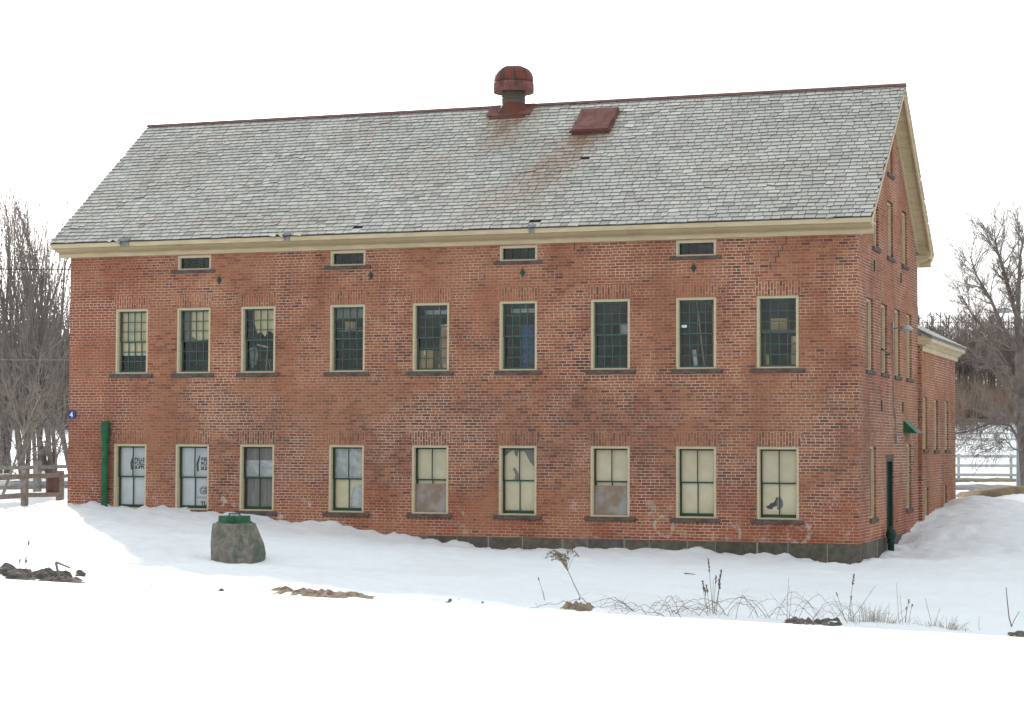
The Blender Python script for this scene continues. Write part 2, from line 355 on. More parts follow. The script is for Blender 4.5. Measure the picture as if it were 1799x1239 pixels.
# ------------------------------------------------------------------ terrain
def yline(px): return 1017 + .05725*px
CT = []
def ctl(p): u, v = w2uv(p[0], p[1]); CT.append((u, v, p[2]))
for x, z in ((-19.94,1.23),(-17.81,1.15),(-15.89,1.06),(-13.11,.85),(-10.58,.57),(-8.13,.31),(-6.73,.37),(-4.68,.4),(-2.95,.37),(-1.39,.29),(-.02,.19)):
    ctl((x, -.05, z)); ctl((x, .8, z+.03))
for y, z in ((1.22,.13),(2.6,.2),(3.96,.35),(5.3,.42),(6.64,.54),(8.8,.78),(10.16,.93),(12.96,1.03),(16.43,1.21)): ctl((.05, y, z)); ctl((-.9, y, z))
for px in range(-500, 2400, 150):
    CT.append((*w2uv(*at(px, yline(px)+1, 27.5)[:2]), at(px, yline(px)+1, 27.5).z))
for px, py, v in ((60,893,54),(20,900,54),(-80,905,56),(110,884,53.5),(-300,915,60),(418,985,37.5),(300,945,41),(560,968,39),(180,960,38),(50,960,38),(750,1000,36),(1000,1015,35),(1200,1030,35),(1400,1045,34),(1600,1060,34),(1750,1075,33),
                  (1712,871,57),(1740,874,57),(1682,880,58.5),(1799,893,55),(1650,930,50),(1720,940,49),(1799,950,48),(1600,985,44),(1900,905,54),(1720,905,53),(1760,882,56),(1850,901,54),(1900,880,66),(1799,879,63),(1850,880,64),(1740,866,60),(1799,871,70),(1720,889,68),(1850,889,68)):
    p = at(px, py, v); CT.append((*w2uv(p.x, p.y), p.z))
for u in (-60,-40,-25,-12,0,12,25,40,60):
    for v in (75, 88): CT.append((u, v, 1.15))
    if abs(u) > 24: CT.append((u, 60, 1.1)); CT.append((u, 45, .7))
CT = np.array(CT)
def kern(d2): return np.sqrt(d2+.8**2)
_D = ((CT[:,None,:2]-CT[None,:,:2])**2).sum(-1)
_W = np.linalg.solve(kern(_D)*1.0 - np.eye(len(CT))*.02, CT[:,2]-.8)
def Zrbf(u, v):
    u = np.atleast_1d(u).astype(float); v = np.atleast_1d(v).astype(float); o = np.zeros(len(u))
    for s in range(0, len(u), 20000):
        d = (u[s:s+20000,None]-CT[None,:,0])**2 + (v[s:s+20000,None]-CT[None,:,1])**2; o[s:s+20000] = kern(d)@_W + .8
    return o
FV = np.array([80, 95, 130, 165, 200, 240, 320, 600, 1200, 3000.]); FZ = np.array([1.15, 1.18, 1.9, 2.9, 5.0, 8.3, 13, 24, 30, 30.])
def bankz(u, v):                                # near snow bank whose long straight crest hides the ditch behind it
    px = 899.5 + F*(u/22.0)
    k = np.array([at(float(p), float(yline(p)), 22).z for p in (0, 1799)])
    z0 = k[0] + (k[1]-k[0])*(px/1799)
    return z0
def Z(u, v):
    u = np.atleast_1d(u).astype(float); v = np.atleast_1d(v).astype(float)
    near = Zrbf(u, np.clip(v, 24, 90)); far = np.interp(v, FV, FZ) + .35*np.sin(u*.05+v*.021)*np.clip((v-100)/100, 0, 1)
    t = np.clip((v-66)/20, 0, 1); t = t*t*(3-2*t)
    z = near*(1-t)+far*t
    b = bankz(np.clip(u, -14, 14), v)
    b = b - .02*np.clip(22-v, 0, 60)*.5
    dip = np.where(v < 22, 0, np.clip((v-22)/1.2, 0, 1))
    bz = b*(1-dip) + (np.minimum(z, b)-.35)*dip
    t2 = np.clip((v-24.5)/2.0, 0, 1); t2 = t2*t2*(3-2*t2)
    return np.where(v < 24.5, bz, (np.minimum(z, b+9)-.35)*(1-t2)+z*t2)
def Zp(x, y):
    u, v = w2uv(x, y); return float(Z(u, v)[0])
def lumps(p, v):
    if v < 23: a = .008
    elif v < 75: a = .06
    else: a = .08
    if v > 23 and v < 75:
        db = math.hypot(max(-20.13-p.x, 0, p.x), max(-p.y, 0, p.y-9)); a += .05*math.exp(-db/1.2)
        return a*(noise.noise(Vector((p.x*.9, p.y*.9, 0)))+.6*noise.noise(Vector((p.x*2.7, p.y*2.7, 3)))) + (.03+.05*math.exp(-db/1.0))*noise.noise(Vector((p.x*4, p.y*4, 9))) + .015*noise.noise(Vector((p.x*9, p.y*9, 4)))
    return a*(noise.noise(Vector((p.x*.9, p.y*.9, 0)))+.6*noise.noise(Vector((p.x*2.7, p.y*2.7, 3)))) + (0 if v < 23 else .03*noise.noise(Vector((p.x*5, p.y*5, 9))))
def ground_hit(px, py, v0=27, v1=400):
    v = v0
    while v < v1:
        p = at(px, py, v); u, vv = w2uv(p.x, p.y)
        if p.z <= float(Z(u, v)[0]): return p
        v += .15
    return at(px, py, 27.5)
vs = list(np.arange(-40, 21, 2.0)) + [21, 21.6, 22.0, 22.2, 22.5, 23, 23.6, 24.2, 24.7] + list(np.arange(25, 62, .2)) + list(np.arange(62, 110, .8)) + list(np.arange(110, 330, 4.)) + [360, 420, 520, 700, 1000, 1500, 2200, 3000]
NU = 640; ts = np.linspace(-1, 1, NU)
V = []
for v in vs:
    u = ts*(16+.42*max(v, 0))
    u = np.sign(u)*np.abs(u)
    z = Z(u, np.full(NU, v))
    for i in range(NU):
        p = uv2w(u[i], v, z[i]); p.z += lumps(p, v); V.append(p[:])
Fc = [(j*NU+i, j*NU+i+1, (j+1)*NU+i+1, (j+1)*NU+i) for j in range(len(vs)-1) for i in range(NU-1)]
g = MB(); g.v = V; g.f = Fc; g.m = [0]*len(Fc)
tag(g.build('snow_ground', M['snow'], smooth=True), kind='structure')
def strip(name, mat, f0, f1, u0, u1, n=160, dz=.03, rag=.4, k=14):
    b = MB(); b.v = []
    for i in range(n+1):
        t = i/n; u = u0+(u1-u0)*t
        va = f0(t)+rag*(noise.noise(Vector((u*.7, 3, 1)))); vb = f1(t)+rag*(noise.noise(Vector((u*.7, 9, 1))))
        for j in range(k+1):
            v = va+(vb-va)*j/k; z = float(Z(u, v)[0]); p = uv2w(u, v, z); e = min(j, k-j, 2*i, 2*(n-i))
            p.z += lumps(p, v)+(dz if e > 0 else -.02) + .03*abs(noise.noise(Vector((u*3, v*3, 0)))); b.v.append(p[:])
    for i in range(n):
        for j in range(k): a = i*(k+1)+j; b.f.append((a, a+k+1, a+k+2, a+1)); b.m.append(0)
    return tag(b.build(name, mat, smooth=True), kind='structure')
strip('road', M['road'], lambda t: 75, lambda t: 80.5, -45, 45, dz=.09)
strip('grass_verge', M['straw'], lambda t: 91, lambda t: 95.5, -42, 48, dz=.10, rag=1.2)
strip('grass_patch', M['straw'], lambda t: 58.5, lambda t: 66, 13.4, 26, n=90, dz=.15, rag=.8, k=24)

# ------------------------------------------------------------------ the brick building
L = 20.13; D = 9.01; EZ = 7.82; EY = .40; APEX = 11.55; HY = 4.505; SL = (APEX-EZ)/(HY+EY)
B = empty('brick_building', (0, 0, 0)); tag(B, 'long two-storey red brick mill building with a patched grey slate roof and cream trim', 'building')
XL = [-18.801,-17.056,-15.272,-12.865,-10.693,-8.482,-6.225,-4.183,-2.304]; XR = [-17.87,-16.114,-14.326,-11.93,-9.746,-7.536,-5.271,-3.233,-1.341]
UT, UB, LT, LB, AT, AB = 6.148, 4.51, 2.748, 1.117, 7.456, 7.094
front = [(XL[i], XR[i], UB, UT) for i in range(9)] + [(XL[i], XR[i], LB, LT) for i in range(9)] + [(XL[i], XR[i], AB, AT) for i in (1,3,5,7)]
side_u = [(1.05,1.98),(3.10,3.98),(5.10,5.98),(7.03,7.9)]
side = [(a, b, UB, UT) for a, b in side_u] + [(1.43,2.30,1.12,2.77),(6.90,7.76,1.19,2.83),(3.76,4.82,.0,2.47)] + [(1.95,2.75,7.40,8.71),(4.08,4.93,7.36,8.71),(6.38,7.2,7.36,8.71),(4.1,4.9,9.40,10.35)]
def wall_cells(b, a0, a1, z0, z1, holes, place, depth=.27):
    aa = sorted({a0, a1, *[h[0] for h in holes], *[h[1] for h in holes]}); zz = sorted({z0, z1, *[h[2] for h in holes], *[h[3] for h in holes]})
    for i in range(len(aa)-1):
        for j in range(len(zz)-1):
            ca, cz = (aa[i]+aa[i+1])/2, (zz[j]+zz[j+1])/2
            if any(h[0] < ca < h[1] and h[2] < cz < h[3] for h in holes): continue
            b.quad([place(aa[i], 0, zz[j]), place(aa[i+1], 0, zz[j]), place(aa[i+1], 0, zz[j+1]), place(aa[i], 0, zz[j+1])])
    for h in holes:
        x0, x1, y0, y1 = h
        for p, q in (((x0,y0),(x0,y1)),((x0,y1),(x1,y1)),((x1,y1),(x1,y0)),((x1,y0),(x0,y0))):
            b.quad([place(p[0],0,p[1]), place(p[0],depth,p[1]), place(q[0],depth,q[1]), place(q[0],0,q[1])])
pf = lambda a, n_, z: (a, n_, z); ps = lambda a, n_, z: (-n_, a, z)
wb = MB(); wall_cells(wb, -L, 0, -1.2, 7.60, front, pf); wb.build('front_wall', M['brick'], B)
sb = MB(); wall_cells(sb, 0, D, -1.2, APEX, side, ps)
so_ = sb.build('gable_wall', M['brick'], B)
bm = bmesh.new(); bm.from_mesh(so_.data)
for sy in (1, -1):
    y0 = -EY if sy == 1 else D+EY
    bmesh.ops.bisect_plane(bm, geom=bm.verts[:]+bm.edges[:]+bm.faces[:], plane_co=(0, y0, EZ-.05), plane_no=(0, -SL*sy, 1), clear_outer=True)
bm.to_mesh(so_.data); bm.free()
ob = MB(); ob.quad([(-L,0,-1.2),(-L,D,-1.2),(-L,D,7.75),(-L,HY,11.4),(-L,0,7.75)]); ob.build('gable_wall', M['brick'], B)
ob = MB(); ob.quad([(0,D,-1.2),(-L,D,-1.2),(-L,D,7.75),(0,D,7.75)]); ob.build('rear_wall', M['brick'], B)
fb = MB()
for z in (.35, 3.62, 6.75): fb.box(-L+.03, -.25, .25, D-.03, z, z+.12)
for x in (-13.6, -7.0): fb.box(x, x+.1, .35, D-.1, .5, 7)
fb.box(-L+.03, -.2, 4.6, 4.7, .5, 7)
fb.build('floor', M['dark'], B)
# stone base, proud of the brick
st = MB(); st.box(-L-.03, .03, -.035, .05, -1.2, .595)
st.box(-.05, .034, .05, 3.755, -1.2, .60); st.box(-.05, .034, 4.825, D, -1.2, .60)
st.build('stone_base', M['stone'], B)

# soldier arches and windows
def soldier(x0, x1, z, place, hgt=.33):
    b = MB(); o = -.004
    P = [place(x0-.01,o,z), place(x1+.01,o,z), place(x1+.09,o,z+hgt), place(x0-.09,o,z+hgt)]
    Q = [place(x0-.01,.03,z), place(x1+.01,.03,z), place(x1+.09,.03,z+hgt), place(x0-.09,.03,z+hgt)]
    b.hexa(P+Q); return b
DN = .06
def frame_mb(w_, h_, face=.055, d0=.015, d1=.26, bot=.035):
    b = MB(); b.box(0, face, d0, d1, 0, h_); b.box(w_-face, w_, d0, d1, 0, h_); b.box(face, w_-face, d0+.002, d1, h_-.06, h_); b.box(face, w_-face, d0+.002, d1, 0, bot)
    b.box(face, face+.018, .05, .07, bot, h_-.06); b.box(w_-face-.018, w_-face, .05, .07, bot, h_-.06)
    return b
def sash_mb(x0, x1, z0, z1, nx, nz, n0, n1, st=.04, bt=.05, tp=.035, mun=.021):
    b = MB(); b.box(x0, x0+st, n0, n1, z0, z1); b.box(x1-st, x1, n0, n1, z0, z1); b.box(x0+st, x1-st, n0+.002, n1, z0, z0+bt); b.box(x0+st, x1-st, n0+.002, n1, z1-tp, z1)
    a0, a1, c0, c1 = x0+st, x1-st, z0+bt, z1-tp
    for i in range(1, nx): x = a0+(a1-a0)*i/nx; b.box(x-mun/2, x+mun/2, n0+.006, n1-.004, c0, c1)
    for j in range(1, nz): z = c0+(c1-c0)*j/nz; b.box(a0, a1, n0+.008, n1-.006, z-mun/2, z+mun/2)
    return b, (a0, a1, c0, c1)
def panes_mb(rect, nx, nz, n_, r, skip=()):
    b = MB(); a0, a1, c0, c1 = rect
    for i in range(nx):
        for j in range(nz):
            if (i, j) in skip: continue
            x0 = a0+(a1-a0)*i/nx; x1 = a0+(a1-a0)*(i+1)/nx; z0 = c0+(c1-c0)*j/nz; z1 = c0+(c1-c0)*(j+1)/nz
            t = [r.uniform(-.0035, .0035) for _ in range(3)]
            b.quad([(x0,n_+t[0],z0),(x1,n_+t[1],z0),(x1,n_+t[2],z1),(x0,n_+t[0]+t[2]-t[1],z1)])
    return b
def window(x0, x1, z0, z1, kind, rot=None, lower_board=False, skip=(), sill_ext=.12, lab=None):
    w_, h_ = x1-x0, z1-z0; r = random.Random(int(x0*100+z0*10))
    o = frame_mb(w_, h_, face=.085 if rot else .055).build('window', M['cream'], B)
    if rot: o.location = (-.045, x0, z0); o.rotation_euler = (0, 0, R(90))
    else: o.location = (x0, 0, z0)
    if lab: o['label'] = lab
    s = MB(); e1, e2 = sill_ext+r.uniform(-.03,.04), sill_ext+r.uniform(-.03,.04)
    if kind == 'attic': e1 += .03
    s.box(-e1, w_+e2, -.095 if rot else -.05, .16, -.098 if kind != 'attic' else -.08, -.006); s = s.build('sill', M['sill'], o); bevel(s, .012, 1)
    f = .055; zm = .035+(h_-.095)*.5
    if kind in ('many', 'four'):
        nx, nz = (4, 3) if kind == 'many' else (2, 1)
        b, rc = sash_mb(f, w_-f, zm-.01, h_-.06, nx, nz, .075+DN, .11+DN, bt=.03); b.build('sash', M['sash_green'] if kind == 'many' else M['green'], o); panes_mb(rc, nx, nz, .095+DN, r, skip).build('pane', M['glass'], o)
        if lower_board:
            q = MB(); q.box(f+.005, w_-f-.005, .07+DN, .10+DN, .035, zm-.09); q.build('plywood_panel', M['grey_board'], o)
            q, rc = sash_mb(f, w_-f, zm-.40, zm+.02, 2, 1, .115+DN, .15+DN, bt=.03); q.build('sash', M['green'], o)
        else:
            b, rc = sash_mb(f, w_-f, .035, zm+.02, nx, nz, .112+DN, .147+DN, bt=.07 if kind == 'four' else .045); b.build('sash', M['sash_green'] if kind == 'many' else M['green'], o); panes_mb(rc, nx, nz, .132+DN, r).build('pane', M['glass'], o)
    elif kind == 'attic':
        b, rc = sash_mb(f, w_-f, .035, h_-.045, 4, 1, .09+DN*.5, .12+DN*.5, st=.022, bt=.02, tp=.02, mun=.014); b.build('sash', M['green'], o); panes_mb(rc, 4, 1, .105+DN*.5, r).build('pane', M['glass'], o)
    return o
def inset(o, name, mat, x0, x1, z0, z1, n_=.175, t=.008, poly=None):     # a shade or board fixed inside one window
    b = MB(); n_ += DN
    if poly is None: b.box(x0, x1, n_, n_+t, z0, z1)
    else:
        b.f.append(tuple(range(len(poly)))); b.v += [(p[0], n_, p[1]) for p in poly]; b.m.append(0)
        k = len(poly); b.v += [(p[0], n_+t, p[1]) for p in poly]; b.f.append(tuple(range(k, 2*k))[::-1]); b.m.append(0)
        for i in range(k): b.f.append((i, (i+1) % k, k+(i+1) % k, k+i)); b.m.append(0)
    return b.build(name, mat, o)
W_, H_ = .93, 1.634
UW, LW = [], []
for i in range(9): UW.append(window(XL[i], XR[i], UB, UT, 'many'))
for i in range(9): LW.append(window(XL[i], XR[i], LB, LT, 'four', lower_board=i in (4, 6)))
for i in (1,3,5,7): window(XL[i], XR[i], AB, AT, 'attic')
for i in range(9):
    soldier(XL[i], XR[i], UT, pf).build('brick_arch', M['soldier'], B); soldier(XL[i], XR[i], LT, pf).build('brick_arch', M['soldier'], B)
for a, b_ in side_u: window(a, b_, UB, UT, 'many', True, sill_ext=.08); soldier(a, b_, UT, ps).build('brick_arch', M['soldier'], B)
for a, b_, z0, z1 in side[4:6]: window(a, b_, z0, z1, 'four', True, sill_ext=.08); soldier(a, b_, z1, ps).build('brick_arch', M['soldier'], B)
for a, b_, z0, z1 in side[7:]: window(a, b_, z0, z1, 'many' if z0 < 9 else 'four', True, sill_ext=.08); soldier(a, b_, z1, ps, .22).build('brick_arch', M['soldier'], B)
# shades and boards of the upper row
inset(UW[0], 'window_shade', M['shade_green'], .05, .9, .50, 1.6); inset(UW[0], 'shade_bar', M['sign_white'], .05, .9, .47, .50)
inset(UW[1], 'window_shade', M['shade_green'], 0, 0, 0, 0, poly=[(.30,1.6),(.93,1.6),(.93,.86),(.45,.83),(.30,.95)])
inset(UW[1], 'torn_curtain', M['grey_curtain'], 0, 0, 0, 0, n_=.21, poly=[(.05,1.6),(.34,1.6),(.33,1.0),(.40,.82),(.05,.84)])
inset(UW[2], 'window_shade', M['shade_green'], 0, 0, 0, 0, poly=[(.22,1.6),(.93,1.6),(.93,1.28),(.84,1.12),(.76,.98),(.70,1.04),(.62,1.02),(.55,.90),(.44,1.02),(.34,.98),(.27,1.2)])
inset(UW[2], 'torn_curtain', M['grey_curtain'], 0, 0, 0, 0, n_=.20, poly=[(.12,.62),(.30,.66),(.36,.45),(.30,.2),(.18,.12),(.14,.35)])
inset(UW[3], 'window_shade', M['grey_curtain'], .05, .9, 1.30, 1.6)
inset(UW[6], 'grey_panel', M['lamp_grey'], .66, .87, .83, 1.07)
inset(UW[7], 'sticker', M['sign_white'], .10, .22, .955, 1.015, n_=.088, t=.003)
# lower row
inset(LW[0], 'white_board', M['board_white'], .0, 1.1, 0, 1.63); inset(LW[1], 'white_board', M['board_white'], .0, .93, 0, 1.63)
inset(LW[2], 'grey_curtain', M['grey_curtain'], 0, .93, 0, 1.63, n_=.20); inset(LW[2], 'white_cloth', M['cloth'], .05, .9, .84, 1.24)
inset(LW[3], 'pale_curtain', M['cloth'], 0, .93, .0, 1.63, n_=.19); inset(LW[3], 'yellowed_board', M['shade'], 0, 0, 0, 0, poly=[(.05,.03),(.48,.03),(.50,.35),(.56,.60),(.90,.72),(.9,.80),(.05,.80)])
inset(LW[4], 'cream_board', M['shade'], .0, .93, .6, 1.63); inset(LW[6], 'cream_board', M['shade'], .0, .93, .6, 1.63)
inset(LW[7], 'cream_board', M['shade'], .0, .93, .0, 1.63)
inset(LW[5], 'grey_backing', M['grey_curtain'], 0, .93, 0, 1.63, n_=.20)
inset(LW[5], 'cream_board', M['shade'], .03, .9, .03, .82); inset(LW[5], 'torn_board', M['shade'], 0, 0, 0, 0, poly=[(.05,.82),(.31,.82),(.34,.95),(.27,1.08),(.33,1.12),(.42,.98),(.44,.82),(.92,.82),(.92,1.20),(.80,1.14),(.70,1.25),(.56,1.5),(.42,1.5),(.38,1.36),(.33,1.40),(.30,1.52),(.20,1.48),(.05,1.36)])
# the last lower window: a cream board with a ragged hole
def holed(o):
    hole = [(.16,.285),(.20,.23),(.28,.215),(.36,.20),(.45,.215),(.52,.25),(.555,.31),(.55,.40),(.51,.47),(.45,.50),(.385,.485),(.37,.42),(.33,.37),(.27,.36),(.23,.31)]
    n = len(hole); cx, cz = .38, .34; b = MB(); out = []
    for x, z in hole:
        dx, dz = x-cx, z-cz; ks = []
        if dx > 0: ks.append((.93-cx)/dx)
        if dx < 0: ks.append((0-cx)/dx)
        if dz > 0: ks.append((1.63-cz)/dz)
        if dz < 0: ks.append((0-cz)/dz)
        k = min(ks); out.append((cx+dx*k, cz+dz*k))
    cor = [(0,0),(.93,0),(.93,1.63),(0,1.63)]
    def edge(p): return 0 if p[1] < 1e-6 else 1 if p[0] > .93-1e-6 else 2 if p[1] > 1.63-1e-6 else 3
    for i in range(n):
        j = (i+1) % n; p = [hole[i], out[i]]; e0, e1 = edge(out[i]), edge(out[j]); e = e0
        while e != e1: p.append(cor[(e+1) % 4]); e = (e+1) % 4
        p += [out[j], hole[j]]
        b.quad([(q[0], .235, q[1]) for q in p])
        b.quad([(hole[i][0],.235,hole[i][1]),(hole[j][0],.235,hole[j][1]),(hole[j][0],.25,hole[j][1]),(hole[i][0],.25,hole[i][1])])
    b.build('cream_board', M['shade'], o)
    inset(o, 'loose_scrap', M['grey_curtain'], 0, 0, 0, 0, n_=.20, poly=[(.42,.22),(.56,.26),(.57,.48),(.44,.52),(.40,.40)])
    inset(o, 'loose_scrap', M['shade'], 0, 0, 0, 0, n_=.19, poly=[(.28,.20),(.42,.20),(.41,.30),(.33,.27)])
holed(LW[8])

def text_mesh(name, body, size, mat, parent, loc, rot=(R(90),0,0), bold=0.0, ext=.001):
    cu = bpy.data.curves.new(name, 'FONT'); cu.body = body; cu.size = size; cu.extrude = ext; cu.offset = bold; cu.space_line = .8
    t = bpy.data.objects.new(name, cu); COL.objects.link(t); bpy.context.view_layer.update()
    me = bpy.data.meshes.new_from_object(t.evaluated_get(bpy.context.evaluated_depsgraph_get())); bpy.data.objects.remove(t)
    me.materials.clear(); me.materials.append(mat); me.name = name
    o = bpy.data.objects.new(name, me); COL.objects.link(o); o.parent = parent; o.location = loc; o.rotation_euler = rot; return o
def logo(o, x, z, s=1.0):
    inset(o, 'printed_mark', M['ink'], 0, 0, 0, 0, n_=.170, t=.003, poly=[(x-.10*s,z-.20*s),(x-.055*s,z-.20*s),(x-.065*s,z-.06*s),(x-.02*s,z+.16*s),(x-.04*s,z+.17*s),(x-.09*s,z+.05*s),(x-.12*s,z-.03*s)])
for k, body in enumerate(('BELLEVUE', 'BUILDERS', 'SUPPLY')):
    text_mesh('lettering', body, .115, M['ink'], LW[0], (.46, .170+DN, 1.20-.098*k), bold=.004)
    text_mesh('lettering', body, .125, M['ink'], LW[1], (.60, .170+DN, 1.21-.112*k), bold=.005)
logo(LW[0], .46, 1.18); logo(LW[1], .60, 1.17, 1.1)
text_mesh('lettering', 'Globe', .24, M['ink'], LW[1], (.575, .170+DN, .40), bold=.014); text_mesh('lettering', 'Globe', .24, M['sign_white'], LW[1], (.578, .167+DN, .403), bold=-.002)
text_mesh('lettering', 'INSULATION', .075, M['grey_metal'], LW[1], (.50, .170+DN, .28)); text_mesh('lettering', 'TUFF-R', .15, M['ink'], LW[1], (.60, .170+DN, .10), bold=.006)

# door on the gable side
dd = MB(); dd.box(0, 1.06, .10, .15, -.6, 2.42)
for k in range(1, 6): dd.box(k*.177-.006, k*.177+.006, .093, .099, -.5, 2.4)
do = dd.build('door', M['door_green'], B); do.location = (0, 3.76, 0); do.rotation_euler = (0,0,R(90))
df = MB(); df.box(.0, .05, .02, .10, -.6, 2.47); df.box(1.01, 1.06, .02, .10, -.6, 2.47); df.box(.05, 1.01, .022, .10, 2.40, 2.47); df.build('door_frame', M['door_green'], do)
dh = MB(); dh.tube((.12,.04,1.0),(.12,.04,1.14),.012,.012,6,cap=True); dh.tube((.12,.04,1.0),(.12,.1,1.0),.01,.01,6); dh.tube((.12,.04,1.14),(.12,.1,1.14),.01,.01,6); dh.build('door_handle', M['grey_metal'], do)
ln = MB(); ln.box(-.035, .012, 3.68, 4.9, 2.475, 2.56); ln.build('door_lintel', M['sill'], B)

# cornice along the eaves
prof = [(.0,7.482),(-.045,7.482),(-.045,7.575),(-.075,7.585),(-.10,7.60),(-.15,7.612),(-.22,7.628),(-.27,7.652),(-.30,7.69),(-.345,7.70),(-.375,7.775),(-.375,7.80),(.0,8.02)]
frieze = [(.0,7.482),(-.05,7.482),(-.05,7.572),(-.035,7.576),(-.035,7.60),(.0,7.60)]
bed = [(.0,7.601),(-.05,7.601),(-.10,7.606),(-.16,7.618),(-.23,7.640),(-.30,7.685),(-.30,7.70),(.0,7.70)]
fascia = [(.0,7.702),(-.375,7.702),(-.385,7.80),(.0,8.02)]
for nm, pr_, m_ in (('frieze', frieze, 'cream_trim'), ('bed_moulding', bed, 'cream_shaded'), ('fascia', fascia, 'cream_trim')):
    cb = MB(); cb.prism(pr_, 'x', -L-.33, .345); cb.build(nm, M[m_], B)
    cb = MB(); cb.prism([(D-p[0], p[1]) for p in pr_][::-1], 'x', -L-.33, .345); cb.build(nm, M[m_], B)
for y0, y1 in ((-.02, .30), (D-.30, D+.02)):
    cb = MB(); pr = [(.003,7.484),(.045,7.484),(.045,7.575),(.10,7.60),(.20,7.63),(.27,7.66),(.30,7.69),(.343,7.70),(.343,7.74),(.003,7.78)]
    cb.prism(pr, 'y', y0, y1); cb.build('cornice_return', M['cream_trim'], B)
def slope_pt(x, d, t, sy):                    # d metres up the slope from the eave, t below the roof plane
    n_ = math.sqrt(1+SL*SL); cy, cz = 1/n_, SL/n_
    y = -EY + d*cy + t*cz; z = EZ + d*cz - t*cy
    return (x, y if sy > 0 else D-y, z)
SLEN = math.hypot(HY+EY, APEX-EZ)
def slope_box(b, x0, x1, d0, d1, t0, t1, sy, mi=0):
    b.hexa([slope_pt(x0,d0,t1,sy), slope_pt(x1,d0,t1,sy), slope_pt(x1,d1,t1,sy), slope_pt(x0,d1,t1,sy), slope_pt(x0,d0,t0,sy), slope_pt(x1,d0,t0,sy), slope_pt(x1,d1,t0,sy), slope_pt(x0,d1,t0,sy)], mi)
for xa, xb, xc, xd in ((.0, .045, .32, .36), (-L-.045, -L, -L-.36, -L-.32)):
    for sy in (1, -1):
        rb = MB(); slope_box(rb, xc, xd, .0, SLEN-.01, .045, .20, sy); slope_box(rb, min(xa,xc) if xa < 0 else xb-.0, max(xb-.045, xd) if xa < 0 else xc, .02, SLEN-.02, .05, .085, sy)
        slope_box(rb, xa, xb, .25, SLEN-.02, .086, .30, sy); slope_box(rb, xd if xa >= 0 else xc-.02, xd+.02 if xa >= 0 else xc, .0, SLEN, .04, .09, sy)
        rb.build('rake_board', M['cream_trim'], B)
# roof deck and slates
rb = MB()
for sy in (1, -1): slope_box(rb, -L-.36, .36, .03, SLEN-.005, .012, .043, sy)
rb.build('roof_deck', M['underlay'], B)
def gauss(x, m_, s_): return math.exp(-((x-m_)/s_)**2)
sr = random.Random(3)
def slates(sy, x0, x1):
    b = MB(); EXPO = .163; nrow = int(SLEN/EXPO)
    for k in range(nrow+1):
        d0 = k*EXPO; x = x0 + sr.uniform(-.15, 0)
        while x < x1:
            wd = sr.choice((.16,.19,.22,.24,.27,.30)) + sr.uniform(-.015,.015); xa, xb = max(x, x0), min(x+wd-.013, x1); x += wd
            if xb-xa < .03: continue
            cx = (xa+xb)/2
            if sy > 0 and any(abs(cx-hx) < hw and abs(d0-hd) < .09 for hx, hd, hw in ((-7.62,.16,.16),(-12.02,.16,.13),(-16.3,1.80,.07),(-7.1,3.05,.06))): continue
            j = sr.uniform(-.011,.012) + (.030*noise.noise(Vector((cx*.35, d0*.8, 5))) + .018*noise.noise(Vector((cx*1.3, d0*1.1, 7))) if d0 > .2 else 0); th = sr.uniform(.010,.018); l_ = sr.uniform(-.004,.004); rot = sr.uniform(-.006,.006)
            if sr.random() < .045: j += sr.uniform(-.05,.03); rot = sr.uniform(-.03,.03); l_ += .006
            if sy > 0 and (abs(cx+14.1) < .25 or abs(cx+18.5) < .3) and d0 < .1: j -= .09*sr.random(); rot = sr.uniform(-.10,.02)
            db = max(d0+j, -.03); dt = min(d0+EXPO*1.5, SLEN); up = .004+th+l_; 
            P = lambda xx, dd, t: slope_pt(xx, dd, t, sy)
            tone = min(1, max(0, sr.random()*.82 + .12*noise.noise(Vector((cx*.5, d0*.9, 2))) + .08))
            if sr.random() < .02: tone = sr.choice((0, 1, .9))
            s_ = 0
            if sy > 0:
                zz = P(cx, d0, 0)[2]
                s_ = 1.1*gauss(cx, -9.7, .55)*max(0, 1-abs(10.95-zz)/1.1)*(zz < 11.4) + 1.15*gauss(cx, -7.28-.55*max(0, 10.4-zz), .42+.3*max(0, 10.6-zz))*max(0, min(1, 1-(10.6-zz)/3.0))*(zz < 10.75) + .15*(noise.noise(Vector((cx*.4, d0*.7, 8))) > .25)
                s_ = min(1, s_*sr.uniform(.7, 1.15))
            a = (tone, s_, 0, 1)
            x_ = [(xa, db-rot), (xb, db+rot), (xb, dt), (xa, dt)]
            # sloping sheet: its head lies on the deck, its tail on the course below
            top = [P(x_[0][0],x_[0][1],-up-.012), P(x_[1][0],x_[1][1],-up-.012), P(x_[2][0],x_[2][1],.004), P(x_[3][0],x_[3][1],.004)]
            bot = [P(x_[0][0],x_[0][1],-.008), P(x_[1][0],x_[1][1],-.008), P(x_[2][0],x_[2][1],.010), P(x_[3][0],x_[3][1],.010)]
            n = len(b.v); b.v += bot+top
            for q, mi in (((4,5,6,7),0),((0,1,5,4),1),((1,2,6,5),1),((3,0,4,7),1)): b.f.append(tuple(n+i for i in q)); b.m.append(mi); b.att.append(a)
    return b
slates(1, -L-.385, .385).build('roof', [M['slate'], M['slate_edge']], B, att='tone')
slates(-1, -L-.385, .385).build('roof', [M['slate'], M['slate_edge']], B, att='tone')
rc = MB()
nseg = 24
for k in range(nseg):
    xa = -L-.40 + k*(L+.80)/nseg; xb = -L-.40 + (k+1)*(L+.80)/nseg - (.004 if k < nseg-1 else 0)
    for sy in (1, -1): slope_box(rc, xa, xb, SLEN-.09, SLEN+.015, -.045-.003*(k % 2), -.032, sy)
